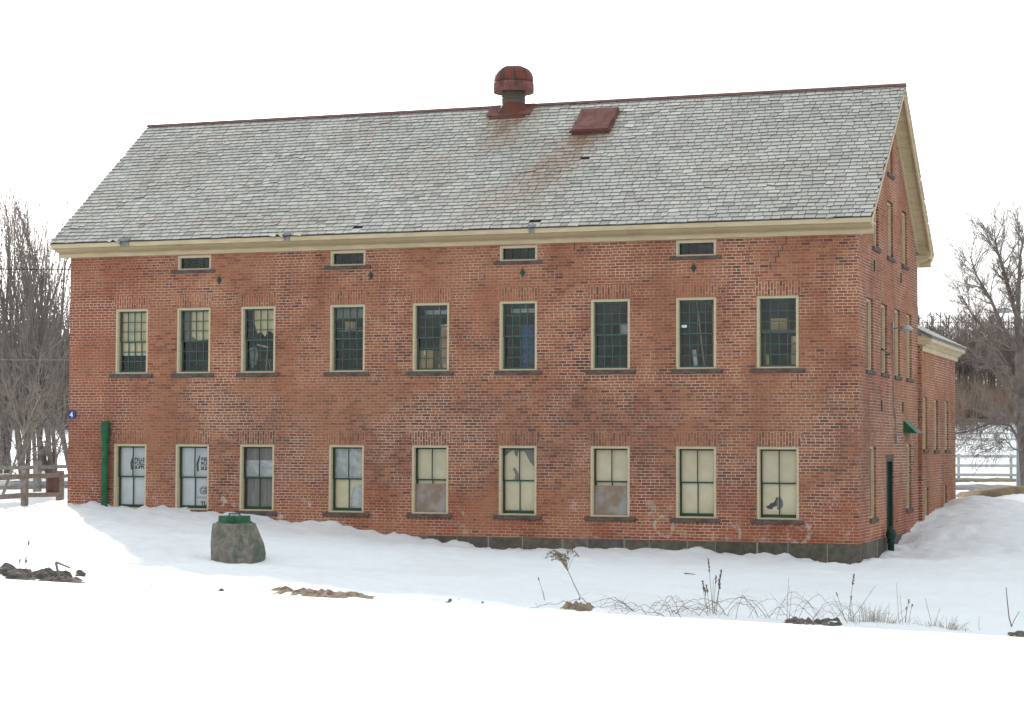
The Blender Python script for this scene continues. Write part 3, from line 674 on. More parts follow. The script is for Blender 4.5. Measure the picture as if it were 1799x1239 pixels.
rc.tube((-L-.40, HY, APEX+.035), (.40, HY, APEX+.035), .022, .022, 8, cap=True)
rc.build('ridge_cap', M['red_ridge'], B)
# ventilator
vx, vy = -9.74, HY
v1 = MB()
n0, n1 = 16, 5
rings = [(.575, 11.05, 0), (.56, 11.20, .0), (.43, 11.30, .25), (.36, 11.45, .6), (.31, 11.60, 1), (.30, 11.66, 1)]
ns = 32
for r_, z, c_ in rings:
    for i in range(ns):
        t = 2*math.pi*(i+.5)/ns; cx, sx = math.cos(t), math.sin(t); q = r_/max(abs(cx), abs(sx)); rad = q*(1-c_)+r_*c_
        zz = z
        v1.v.append((vx+rad*cx, vy+rad*sx, zz))
for j in range(len(rings)-1):
    for i in range(ns): q = (i+1) % ns; v1.f.append((j*ns+i, j*ns+q, (j+1)*ns+q, (j+1)*ns+i)); v1.m.append(0)
vent = v1.build('roof_vent', M['rust_dark'], B)
fl = MB()
for sy in (1, -1): slope_box(fl, vx-.60, vx+.60, SLEN-.56, SLEN+.02, -.062, -.04, sy)
fl.build('flashing', M['rust'], vent)
v2 = MB(); v2.lathe([(.305,11.60),(.305,11.72),(.315,11.725),(.315,11.74),(.30,11.745),(.30,11.80),(.315,11.805),(.315,11.82),(.30,11.825),(.30,12.05)], 28, vx, vy); v2.build('neck', M['neck'], vent, smooth=False)
v3 = MB(); v3.lathe([(.30,11.96),(.50,11.90),(.525,11.91),(.53,12.0),(.525,12.16),(.515,12.17),(.50,12.17)], 32, vx, vy); v3.build('band', M['rust'], vent)
v4 = MB(); v4.lathe([(.50,12.165),(.505,12.24),(.49,12.34),(.45,12.43),(.38,12.51),(.28,12.565),(.15,12.60),(.03,12.615)], 32, vx, vy); v4.build('dome', M['rust_moss'], vent, smooth=True)
v5 = MB()
for a in range(0, 8):
    t = math.pi/4*a+.3; pts = [(.508,12.20),(.495,12.34),(.455,12.435),(.385,12.515),(.285,12.57),(.15,12.605),(.0,12.62)]
    for (r0, z0), (r1, z1) in zip(pts, pts[1:]): v5.tube((vx+r0*math.cos(t), vy+r0*math.sin(t), z0), (vx+r1*math.cos(t), vy+r1*math.sin(t), z1), .011, .011, 5)
v5.build('seam', M['neck'], vent)
# hatch
hb = MB(); n_ = math.sqrt(1+SL*SL); hd0 = (3.10+EY)*n_; hd1 = (4.0+EY)*n_
slope_box(hb, -7.70, -6.70, hd0, hd1, -.17, -.02, 1); ha = hb.build('roof_hatch', M['rust'], B); bevel(ha, .02, 2)
hb = MB(); slope_box(hb, -7.64, -6.76, hd0+.05, hd1-.03, -.06, .0, 1); hb.build('hatch_curb', M['rust_dark'], ha)
hb = MB(); slope_box(hb, -7.73, -6.67, hd0-.03, hd0+.012, -.155, -.10, 1); hb.build('hatch_rim', M['rust_dark'], ha)
# slipped flashing scraps at the eaves
for x, w2 in ((-18.35, .16), (-13.85, .10), (-7.55, .09)):
    fb = MB(); slope_box(fb, x-w2, x+w2, -.035, .10, -.05, -.03, 1); fb.box(x-w2*.8, x+w2*.8, -.395, -.380, 7.70, 7.80); fb.build('lead_patch', M['grey_metal'], B)
# anchor plates
for x, z in ((-15.88,6.82),(-11.78,6.84),(-7.9,6.81),(-3.76,6.82)):
    b = MB(); n0 = [(x-.065,z),(x,z-.11),(x+.065,z),(x,z+.11)]
    b.hexa([(p[0], -.02, p[1]) for p in n0]+[(p[0], .01, p[1]) for p in n0]); b.tube((x,-.05,z),(x,-.02,z),.03,.03,6,cap=True); b.build('anchor_plate', M['green'], B)
for y, z in ((2.1,6.95),(6.1,6.98),(3.05,3.72),(6.3,3.75)):
    b = MB(); b.box(.0, .03, y-.02, y+.02, z-.13, z+.13); b.build('anchor_plate', M['green'], B)
for y, z in ((11.0,4.75),(13.3,4.75)):
    b = MB(); b.box(.06, .10, y-.02, y+.02, z-.13, z+.13); b.build('anchor_plate', M['green'], B)
# stepped crack
def crack(pts):
    cr = MB()
    for (x, z), (x2, z2) in zip(pts, pts[1:]):
        if abs(x-x2) > abs(z-z2): cr.box(min(x,x2), max(x,x2), -.003, .001, z-.006, z+.006)
        else: cr.box(x-.008, x+.008, -.0032, .001, min(z,z2), max(z,z2))
    cr.build('wall_crack', M['ink'], B)
crack([(-1.62,7.47),(-1.62,7.30),(-1.70,7.30),(-1.70,7.16),(-1.80,7.16),(-1.80,7.02),(-1.86,7.02),(-1.86,6.90),(-1.98,6.90),(-1.98,6.78)])
crack([(-2.28,6.52),(-2.28,6.20)]); crack([(-1.36,4.38),(-1.36,4.22),(-1.5,4.22),(-1.5,4.05)]); crack([(-6.62,7.48),(-6.62,7.30)])
# number sign, stack pipe, awning, conduit with lamp
sg = MB(); sg.box(-20.12, -19.91, -.03, -.003, 3.38, 3.59); sg = sg.build('number_sign', M['sign_blue'], B); bevel(sg, .01, 2)
text_mesh('numeral', '4', .19, M['sign_white'], sg, (-20.075, -.036, 3.418), bold=.004)
pp = MB(); px_, py_ = -18.98, -.13
pp.lathe([(.085,.6),(.085,2.62),(.095,2.62),(.095,2.68),(.085,2.68),(.085,2.80),(.115,2.92),(.118,3.27),(.10,3.31)], 14, px_, py_); pp.build('stack_pipe', M['green_bright'], B, smooth=False)
pp = MB()
for z in (1.6, 2.5): pp.box(px_-.11, px_+.11, -.06, -.002, z, z+.03)
pp.build('pipe_bracket', M['green'], B)
aw = MB(); aw.v = [(0.001,6.45,3.42),(0.001,7.5,3.42),(.34,6.42,3.10),(.34,7.5,3.10),(0.001,6.45,3.10),(0.001,7.5,3.10),(.31,6.45,3.10),(.31,7.5,3.10)]
aw.f = [(0,2,3,1),(0,4,6,2),(1,3,7,5),(4,5,7,6),(2,6,7,3)]; aw.m = [0]*5; awo = aw.build('door_canopy', M['green_bright'], B)
cd = MB(); cd.tube((.03,4.62,5.66),(.03,4.75,3.95),.014,.014,6); cd.tube((.03,4.75,3.95),(.03,4.80,3.70),.014,.014,6); cd.tube((.03,4.80,3.70),(.03,5.05,3.45),.014,.014,6); cd.tube((.03,5.05,3.45),(.03,5.10,3.0),.014,.014,6); cd.box(.0,.06,5.03,5.17,2.86,3.02)
cd.build('conduit', M['grey_metal'], B)
lp = MB(); lp.tube((.03,4.62,5.62),(.30,4.55,5.66),.016,.016,6); lp.box(.0,.05,4.55,4.70,5.55,5.78)
lpo = lp.build('wall_lamp', M['grey_metal'], B)
lh = MB(); lh.lathe([(.03,5.70),(.10,5.68),(.15,5.62),(.155,5.59),(.12,5.575)], 14, .38, 4.53); lh.build('lamp_head', M['lamp_grey'], lpo)
br = MB(); br.tube((.05,3.0,5.05),(.05,4.1,4.98),.02,.02,6); br.tube((0,3.05,5.05),(.06,3.05,5.05),.02,.02,6); br.tube((0,4.05,4.98),(.06,4.05,4.98),.02,.02,6); br.build('iron_bracket', M['green'], B)

# rear extension (part of the same building)
EX = .10; Y1 = 15.8
ext_h = [(9.22,9.98,2.70,4.07),(11.32,12.06,2.68,4.05),(13.5,14.24,2.68,4.06),(9.45,10.15,.75,1.67),(13.15,13.85,.80,1.66)]
eb = MB(); wall_cells(eb, D, Y1, -1.0, 5.42, ext_h, lambda a, n_, z: (EX-n_, a, z)); eb.quad([(0.0,D,-1),(EX,D,-1),(EX,D,5.42),(0.0,D,5.42)]); eb.quad([(EX,Y1,-1),(-5,Y1,-1),(-5,Y1,5.42),(EX,Y1,5.42)]); eb.quad([(-5,D,-1),(-5,Y1,-1),(-5,Y1,5.42),(-5,D,5.42)])
eb.build('extension_wall', M['brick'], B)
for h in ext_h[:3]:
    o = window(h[0], h[1], h[2], h[3], 'many', True, sill_ext=.07); o.location.x = EX-.04
    s_ = soldier(h[0], h[1], h[3], ps, .25).build('brick_arch', M['soldier'], B); s_.location.x = EX
for h in ext_h[3:]:
    o = window(h[0], h[1], h[2], h[3], 'four', True, sill_ext=.03); o.location.x = EX-.04
pr2 = [(EX,5.28),(EX+.04,5.28),(EX+.04,5.39),(EX+.09,5.41),(EX+.15,5.47),(EX+.20,5.50),(EX+.25,5.52),(EX+.27,5.62),(EX,5.74)]
cb = MB(); cb.prism(pr2, 'y', D-.02, 16.1); cb.prism([(p[0]*1.0-.02, p[1]-.002) for p in [(-.02,5.45),(EX+.24,5.45),(EX+.265,5.6),(-.02,5.7)]], 'y', D-.06, D-.022); cb.build('extension_cornice', M['cream_trim'], B)
er = MB(); s2 = .5
def ez(x): return 5.68+(.39-x)*s2
k = 0
x = .39
while x > -2.6:
    y = D-.05-sr.uniform(0,.1)
    while y < 16.25:
        wd = sr.uniform(.18,.3); ya, yb = max(y, D-.05), min(y+wd-.01, 16.25); y += wd
        if yb-ya < .02: continue
        a = (sr.random()*.9, 0, 0, 1); x2 = x-.23
        er.hexa([(x,ya,ez(x)),(x,yb,ez(x)),(x2,yb,ez(x2)-.01),(x2,ya,ez(x2)-.01),(x,ya,ez(x)+.022),(x,yb,ez(x)+.022),(x2,yb,ez(x2)),(x2,ya,ez(x2))], 0, a)
    x -= .155
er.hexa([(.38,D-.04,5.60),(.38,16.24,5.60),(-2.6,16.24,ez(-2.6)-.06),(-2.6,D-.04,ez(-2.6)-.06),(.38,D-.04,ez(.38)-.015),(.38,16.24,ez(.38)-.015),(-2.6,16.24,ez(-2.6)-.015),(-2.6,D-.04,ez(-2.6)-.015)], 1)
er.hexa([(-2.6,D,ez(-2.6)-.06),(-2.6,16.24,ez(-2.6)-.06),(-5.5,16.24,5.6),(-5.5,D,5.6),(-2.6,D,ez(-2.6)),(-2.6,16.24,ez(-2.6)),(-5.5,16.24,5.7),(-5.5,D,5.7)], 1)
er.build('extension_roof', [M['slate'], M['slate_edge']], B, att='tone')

# ------------------------------------------------------------------ things seen inside the windows
def carton(x, y, z, sx, sy, sz, label, mat='carton', rz=0, name='cardboard_box', cat='box'):
    o = MB(); o.box(-sx/2, sx/2, -sy/2, sy/2, 0, sz); o = o.build(name, M[mat]); bevel(o, .008, 1); o.location = (x, y, z); o.rotation_euler = (0,0,rz); tag(o, label, cat)
    t = MB(); t.box(-.03, .03, -sy/2-.002, sy/2+.002, sz-.12, sz+.002); t.build('tape', M['shade_green'], o); return o
FZ2 = 3.745
carton(XL[4]+.70, .55, FZ2, .34, .4, .95, 'tall brown carton, the lower of the stack right of centre in the fifth upper window')
carton(XL[4]+.71, .56, FZ2+.955, .32, .36, .95, 'tan carton on top of the stack in the fifth upper window', rz=.06)
carton(XL[4]+.22, .50, FZ2, .44, .4, 1.28, 'wide tan carton at the bottom left of the fifth upper window', rz=-.08)
carton(XL[8]+.42, .55, 5.40, .40, .3, .26, 'reddish tan box on a shelf in the rightmost upper window', rz=.05)
carton(XL[8]+.80, .50, FZ2, .16, .3, 1.5, 'narrow brown carton standing at the right edge of the rightmost upper window')
carton(XL[3]+.33, .50, 5.55, .26, .3, .20, 'small orange box on the shelf in the fourth upper window', rz=.4)
sh = MB(); sh.box(XL[8]+.02, XL[8]+.88, .35, .75, 5.36, 5.395); sh.box(XL[8]+.02, XL[8]+.05, .70, .74, FZ2, 5.36); sh.box(XL[8]+.85, XL[8]+.88, .70, .74, FZ2, 5.36); tag(sh.build('wall_shelf', M['wood_old']), 'wooden shelf carrying a box behind the rightmost upper window', 'shelf')
sh = MB(); sh.box(XL[3]+.05, XL[3]+.9, .35, .7, 5.51, 5.545); sh.box(XL[3]+.05, XL[3]+.08, .65, .69, FZ2, 5.51); sh.box(XL[3]+.87, XL[3]+.9, .65, .69, FZ2, 5.51); tag(sh.build('wall_shelf', M['wood_old']), 'dim wooden shelf behind the fourth upper window', 'shelf')
bb = MB()
prof_b = [(.22,0),(.235,.03),(.235,.28),(.245,.30),(.235,.32),(.235,.58),(.245,.60),(.235,.62),(.235,.88),(.22,.92)]
bb.lathe(prof_b, 20, XL[5]+.55, .65); bo = bb.build('plastic_barrel', M['blue'], smooth=False); bo.location.z = FZ2; tag(bo, 'dull blue barrel, the lower one behind the middle upper window', 'barrel')
b2 = bo.copy(); COL.objects.link(b2); b2.location.z = FZ2+.93; tag(b2, 'dull blue barrel stacked on top behind the middle upper window', 'barrel')
def stick(x0, z0, x1, z1, y, r, label, mat='wood_old', name='plank'):
    b = MB(); b.tube((x0, y, z0), (x1, y-.05, z1), r, r*.9, 5, cap=True); return tag(b.build(name, M[mat]), label, 'stick' if name == 'plank' else name)
stick(XL[7]+.60, 4.3, XL[7]+.40, 6.1, .42, .018, 'thin pale stick leaning across the eighth upper window', 'carton')
stick(XL[7]+.79, 4.3, XL[7]+.78, 5.98, .42, .022, 'upright pale lath at the right of the eighth upper window', 'carton')
stick(XL[7]+.42, 4.3, XL[7]+.36, 4.96, .35, .06, 'grey rag bundle standing in the eighth upper window', 'cloth', 'rag')
stick(XL[2]+.42, 4.0, XL[2]+.55, 5.2, .45, .014, 'thin rod leaning behind the third upper window', 'carton')
stick(XL[2]+.70, 4.0, XL[2]+.50, 5.1, .50, .014, 'second rod crossing it behind the third upper window', 'carton')
stick(XL[2]+.26, 5.22, XL[2]+.62, 5.14, .40, .022, 'short white bar hanging in the third upper window', 'sign_white')
stick(XL[1]+.78, 4.4, XL[1]+.84, 5.20, .40, .05, 'crumpled white cloth hanging in the second upper window', 'cloth', 'rag')
for i in (4, 5):
    b = MB(); b.tube((XL[i]+.1,.6,5.93),(XL[i]+.9,.6,5.93),.03,.03,8,cap=True); b.box(XL[i]+.1,XL[i]+.9,.55,.65,5.96,6.0); b.box(XL[i]+.45,XL[i]+.47,.59,.61,6.0,6.76)
    tag(b.build('tube_light', M['sign_white']), 'unlit white tube light hanging behind the %s upper window' % ('fifth' if i == 4 else 'sixth'), 'light')
stick(XL[8]+.2, 4.1, XL[8]+.19, 4.85, .35, .045, 'small tan bottle at the foot of the rightmost upper window', 'carton', 'bottle')

# ------------------------------------------------------------------ concrete well cone and hydrant
p = at(418, 980, 37.6); cz = Zp(p.x, p.y)
mh = empty('concrete_well', (p.x, p.y+.0, cz-.12)); tag(mh, 'mossy concrete well cone with a green lid half buried in the snow', 'well')
mr = random.Random(5)
b = MB(); n = 40
rg = [(-.3,.47,0),(0,.49,0),(.24,.505,0),(.42,.49,-.02),(.62,.44,-.05),(.76,.40,-.07),(.795,.385,-.07),(.80,.30,-.07)]
for z_, r_, sx in rg:
    for i in range(n):
        t = 2*math.pi*i/n; q = r_*(1+.012*math.sin(3*t+z_*4)+.02*noise.noise(Vector((math.cos(t)*3, math.sin(t)*3, z_*5)))); b.v.append((sx+q*math.cos(t), q*math.sin(t), z_))
for j in range(len(rg)-1):
    for i in range(n): k = (i+1) % n; b.f.append((j*n+i, j*n+k, (j+1)*n+k, (j+1)*n+i)); b.m.append(0)
b.build('cone', M['concrete'], mh, smooth=True)
def oct_(b, r0, r1, z0, z1, cx=-.07, k=8):
    a = len(b.v)
    for r_, z_ in ((r0, z0), (r1, z1)):
        for i in range(k): t = 2*math.pi*(i+.5)/k; b.v.append((cx+r_*math.cos(t), r_*math.sin(t), z_))
    for i in range(k): q = (i+1) % k; b.f.append((a+i, a+q, a+k+q, a+k+i)); b.m.append(0)
    b.f += [tuple(a+i for i in range(k))[::-1], tuple(a+k+i for i in range(k))]; b.m += [0, 0]
b = MB(); oct_(b, .37, .31, .795, .835); b.build('lid_skirt', M['green'], mh)
b = MB(); oct_(b, .305, .30, .835, .93); b.build('lid', M['green_bright'], mh)
b = MB(); b.box(-.10,-.04,-.35,-.29,.81,.90); b.build('hasp', M['green'], mh)
b = MB(); b.tube((-.17,0,.93),(-.17,0,.965),.012,.012,6); b.tube((.03,0,.93),(.03,0,.965),.012,.012,6); b.tube((-.18,0,.965),(.04,0,.965),.013,.013,6,cap=True); b.build('handle', M['green'], mh)
mh.rotation_euler = (0,0,R(19.5))
p = Vector((.17, 3.35, 0)); p.z = Zp(p.x, p.y)-.12
hy = empty('standpipe', p); tag(hy, 'squat dark green standpipe beside the gable door', 'standpipe')
b = MB(); b.lathe([(.075,-.1),(.075,.30),(.10,.31),(.10,.35),(.085,.36),(.095,.42),(.12,.47),(.12,.56),(.09,.63),(.03,.66)], 14); b.build('barrel', M['door_green'], hy, smooth=True)
b = MB(); b.tube((0,-.08,.45),(0,-.19,.45),.045,.045,10,cap=True); b.build('outlet', M['door_green'], hy); b = MB(); b.tube((0,.08,.45),(0,.19,.45),.045,.045,10,cap=True); b.build('outlet', M['door_green'], hy)
b = MB(); b.box(-.02,.02,-.02,.02,.65,.70); b.build('cap_nut', M['green'], hy)

# ------------------------------------------------------------------ fences
def beam(b, p0, p1, w2, h2):
    d = (Vector(p1)-Vector(p0)); s = Vector((-d.y, d.x, 0)).normalized()*w2/2; u_ = Vector((0,0,h2/2)); p0 = Vector(p0); p1 = Vector(p1)
    b.hexa([p0-s-u_, p1-s-u_, p1+s-u_, p0+s-u_, p0-s+u_, p1-s+u_, p1+s+u_, p0+s+u_])
def post_at(px, ytop, v, wd, name, parent, mat, hy_=None):
    p = at(px, ytop, v); g_ = Zp(p.x, p.y)-.3; b = MB(); b.box(p.x-wd/2, p.x+wd/2, p.y-wd/2, p.y+wd/2, g_, p.z); o = b.build(name, mat, parent); bevel(o, .012, 1); return p
f1 = empty('rail_fence', at(43, 895, 54)); tag(f1, 'weathered grey wooden rail fence meeting the left corner of the mill', 'fence'); f1.location = (0,0,0)
P1 = post_at(44, 826, 53.0, .15, 'post', f1, M['wood_old']); P2 = post_at(106, 827, 56.5, .17, 'post', f1, M['wood_old'])
P0 = post_at(-60, 824, 49.5, .15, 'post', f1, M['wood_old'])
for y0, y1, ym in ((843, 837, 838), (878, 870, 872), (903, 890, 899)):
    b = MB(); a = at(-60, y0, 49.5); c = at(44, y1 if y0 != 903 else 897, 53.0); e = at(106, ym-3 if y0 != 903 else 888, 56.5)
    if y0 == 903: beam(b, a, c, .06, .16)
    else: beam(b, a, c, .06, .13); beam(b, c, e, .06, .12)
    b.build('rail', M['wood_old'], f1)
gt = MB(); a = at(82, 853, 55.6); c = at(103, 853, 56.3); beam(gt, a, c, .05, .50); gt.build('board_panel', M['brown_wood'], f1)
f2 = empty('rail_fence', (0,0,0)); tag(f2, 'second wooden rail fence farther back among the trees at left', 'fence')
for px, yt in ((-90, 812), (66, 810), (150, 812)): post_at(px, yt, 63, .2 if px == 66 else .14, 'post', f2, M['wood_old'])
for y0 in (821, 856): b = MB(); beam(b, at(-90, y0+3, 63), at(66, y0, 63), .05, .12); beam(b, at(66, y0, 63), at(150, y0-2, 63), .05, .11); b.build('rail', M['wood_old'], f2)
def board_fence(label, v, pxs, hgt, rails, wd):
    f = empty('board_fence', (0,0,0)); tag(f, label, 'fence', 'white board fences of the field')
    pts = []
    for px in pxs:
        q = at(px, 781, v); g_ = Zp(q.x, q.y); pts.append((q.x, q.y, g_)); b = MB(); b.box(q.x-wd, q.x+wd, q.y-wd, q.y+wd, g_-.3, g_+hgt+.04); b.build('post', M['fence_white'], f)
    for r_ in rails:
        b = MB()
        for a, c in zip(pts, pts[1:]): beam(b, (a[0]-.01, a[1]-.09, a[2]+r_), (c[0], c[1]-.09, c[2]+r_), .04, .13)
        b.build('rail', M['fence_white'], f)
board_fence('white three-rail board fence, the nearer one across the snowy field at right', 93, [1040+92*i for i in range(15)], 1.22, (1.15, .72, .30), .06)
board_fence('white board fence farther off in the snowy field at right', 165, [1055+87*i for i in range(15)], 1.2, (1.1, .62), .07)

# ------------------------------------------------------------------ cables and street lamp
for y0, v, lab in ((473, 80, 'dark overhead cable crossing the tall trees at left'), (632, 84, 'thin lower cable crossing the dark wood at left')):
    b = MB(); pts = [at(px, y0+ (abs(px+100)/400)**2*2, v) for px in range(-500, 600, 100)]
    for a, c in zip(pts, pts[1:]): b.tube(a, c, .022 if y0 == 473 else .010, .022 if y0 == 473 else .010, 4)
    tag(b.build('overhead_cable', M['cable' if y0 == 473 else 'lamp_grey']), lab, 'cable')
b = MB(); pts = [at(px, 567, 120) for px in range(1500, 2300, 100)]
for a, c in zip(pts, pts[1:]): b.tube(a, c, .018, .018, 4)
tag(b.build('overhead_cable', M['cable']), 'thin overhead cable in front of the hillside wood at right', 'cable')
q = at(1789, 781, 78); gz = Zp(q.x, q.y); top = at(1789, 552, 78).z
sl_ = empty('street_lamp', (q.x, q.y, gz)); tag(sl_, 'two-headed grey street lamp behind the bare tree at right', 'street lamp')
b = MB(); b.lathe([(.09,-.3),(.085,.5),(.05,top-gz)], 10); b.build('pole', M['lamp_grey'], sl_)
for s in (-1, 1):
    b = MB(); a = Vector((0,0,top-gz)); e = Vector((RH.x*.28*s, RH.y*.28*s, top-gz+.10)); b.tube(a, e, .03, .025, 6)
    b.build('arm', M['lamp_grey'], sl_)
    b = MB(); c = Vector((RH.x*.55*s, RH.y*.55*s, top-gz+.12)); n = 14
    for zz, rr_ in ((-.09,.6),(-.05,.95),(.02,1),(.08,.75),(.12,.3)):
        for i in range(n):
            t = 2*math.pi*i/n; aa = math.cos(t)*.36*rr_; bb_ = math.sin(t)*.16*rr_; b.v.append((c.x+RH.x*aa+FH.x*bb_, c.y+RH.y*aa+FH.y*bb_, c.z+zz))
    for j in range(4):
        for i in range(n): k = (i+1) % n; b.f.append((j*n+i, j*n+k, (j+1)*n+k, (j+1)*n+i)); b.m.append(0)
    b.f += [tuple(range(n))[::-1], tuple(range(4*n, 5*n))]; b.m += [0, 0]; b.build('lamp_head', M['lamp_grey'], sl_, smooth=True)

# ------------------------------------------------------------------ trees
def branch(bt, bc, p, d, ln, r, lev, maxlev, rr, spread, trop, nch, thin=.006, wander=.12):
    seg = 5 if lev == 0 else 4 if lev < maxlev else 3
    tgt = bt if lev < 2 else bc; sides = 7 if lev == 0 else 5 if lev == 1 else 3
    sl_n = ln/seg; rcur = r
    for k in range(seg):
        d = (d + Vector((rr.gauss(0,wander), rr.gauss(0,wander), rr.gauss(0,wander)*.6+trop))).normalized()
        q = p + d*sl_n; rn = max(thin, r*(1-(k+1)/seg*.72))
        tgt.tube(p, q, rcur, rn, sides)
        if lev < maxlev and (k > 0 or lev > 0):
            c = nch[lev]; c = int(c)+(rr.random() < c-int(c))
            for _ in range(c):
                a = rr.uniform(0, 2*math.pi); o = d.orthogonal().normalized(); o = Matrix.Rotation(a, 3, d) @ o
                s = R(rr.uniform(*spread)); nd = (d*math.cos(s)+o*math.sin(s)).normalized()
                t = rr.random(); pp_ = p.lerp(q, t)
                branch(bt, bc, pp_, nd, ln*rr.uniform(.38,.62)*(1-.25*k/seg), max(thin, rcur*.5), lev+1, maxlev, rr, spread, trop, nch, thin, wander)
        p = q; rcur = rn
def tree(name, base, h, r0, seed, label, cat='tree', group=None, spread=(18,38), trop=.10, nch=(3,2.2,2,1.5), maxlev=4, lean=(0,0), bark='bark', stems=1, thin=.008, wander=.10):
    rr = random.Random(seed); o = empty(name, base); tag(o, label, cat, group); bt, bc = MB(), MB()
    for s in range(stems):
        d = Vector((lean[0]+rr.gauss(0,.13)*(stems > 1), lean[1]+rr.gauss(0,.1)*(stems > 1), 1)).normalized()
        branch(bt, bc, Vector((rr.gauss(0,.15)*(stems > 1), rr.gauss(0,.15)*(stems > 1), -.3)), d, h*rr.uniform(.85,1) if stems > 1 else h, r0, 0, maxlev, rr, spread, trop, nch, thin, wander)
    bt.build('trunk', M[bark], o); bc.build('crown', M['twig' if bark == 'bark' else bark], o); return o
lt = [(-70,96,13.5),(8,99,13.0),(38,92,13.2),(68,103,14.3),(98,95,13.2),(124,100,13.8),(158,104,12.6),(205,99,11.8)]
labs = ['bare upright tree past the left frame edge, behind the rail fences', 'bare many-stemmed tree, first from the left frame edge', 'bare upright tree standing behind the two pale posts of the rail fence', 'tallest of the bare upright trees left of the mill', 'bare upright tree whose trunk stands just left of the number sign', 'bare tree half hidden by the left corner of the mill', 'bare tree rising behind the left slope of the roof', 'bare tree behind the lower left of the slate roof']
for i, (px, v, h) in enumerate(lt):
    q = at(px, 781, v); z = Zp(q.x, q.y)
    tree('bare_tree', (q.x, q.y, z), h*.80, .12, 40+i, labs[i], group='bare trees left of the mill', spread=(10,26), trop=.11, nch=(2.0,1.5,1.0,1), stems=4, maxlev=3, thin=.0075, wander=.06)
q = at(-12, 781, 62); tree('pale_sapling', (q.x, q.y, Zp(q.x, q.y)), 4.2, .06, 77, 'small pale-barked tree leaning in at the left frame edge', spread=(25,50), trop=.05, lean=(.28,.05), nch=(1.5,1.3,1.1,1), maxlev=3, bark='bark_pale', thin=.008)
q = at(40, 781, 68); tree('bare_sapling', (q.x, q.y, Zp(q.x, q.y)), 3.8, .06, 81, 'small bare tree with drooping twigs by the rear rail fence', spread=(30,60), trop=.0, nch=(2,1.6,1.3,1), maxlev=3, thin=.009)
q = at(86, 781, 70); tree('bare_sapling', (q.x, q.y, Zp(q.x, q.y)), 3.9, .05, 83, 'slender bare tree between the rail fences and the mill corner', spread=(25,55), trop=.02, nch=(2,1.6,1.3,1), maxlev=3, thin=.009)
q = at(1808, 781, 70); base = Vector((q.x, q.y, Zp(q.x, q.y)))
o = empty('spreading_tree', base); tag(o, 'large bare spreading tree at the right frame edge', 'tree'); bt, bc = MB(), MB(); rr = random.Random(21)
def loc(px, py, v): return at(px, py, v)-base
tr = [Vector((0,0,-.3)), loc(1800,790,70), loc(1793,700,70), loc(1791,620,70), loc(1788,560,70)]
rad = [.26,.22,.19,.16,.13]
for a, b_, r0, r1 in zip(tr, tr[1:], rad, rad[1:]): bt.tube(a, b_, r0, r1, 9)
limbs = [([tr[4], loc(1775,520,69.5), loc(1762,470,69), loc(1752,440,68.6), loc(1747,412,68.4)], .10), ([tr[4], loc(1790,500,70.4), loc(1792,450,71), loc(1800,415,71.4)], .10),
         ([tr[3], loc(1762,575,69.6), loc(1740,525,69), loc(1716,485,68.5), loc(1704,450,68)], .09), ([tr[3], loc(1815,560,70), loc(1840,480,70.5), loc(1850,410,71)], .09),
         ([tr[2], loc(1770,680,70.4), loc(1735,640,71.2), loc(1700,610,72), loc(1680,590,72.4)], .07), ([tr[1], loc(1775,748,69.4), loc(1745,742,68.9), loc(1705,758,68.4), loc(1672,762,68)], .06),
         ([tr[1], loc(1785,742,70), loc(1750,736,70.5), loc(1712,738,71), loc(1676,745,71.3)], .05), ([tr[2], loc(1825,680,69), loc(1860,640,68.5), loc(1890,610,68)], .08), ([tr[2], loc(1768,640,68.5), loc(1738,590,67.5), loc(1706,550,67), loc(1690,520,66.6)], .07), ([tr[1], loc(1782,790,69), loc(1765,772,68.4), loc(1740,790,68)], .035)]
for pts, r0 in limbs:
    n = len(pts)-1
    for k in range(n):
        ra, rb_ = r0*(1-k/n*.8), r0*(1-(k+1)/n*.8); bt.tube(pts[k], pts[k+1], ra, rb_, 6); d = (pts[k+1]-pts[k]).normalized()
        for _ in range(7 if k else 3):
            a = rr.uniform(0, 6.28); oo = Matrix.Rotation(a, 3, d) @ d.orthogonal().normalized(); s = R(rr.uniform(22,50)); nd = d*math.cos(s)+oo*math.sin(s)
            branch(bc, bc, pts[k].lerp(pts[k+1], rr.random()), nd, rr.uniform(.6,1.45), max(.010, ra*.35), 1, 3, rr, (22,45), .05 if r0 > .06 else .0, (2,1.8,1.4,1), .005, .10)
bt.build('trunk', M['bark'], o); bc.build('crown', M['twig'], o)

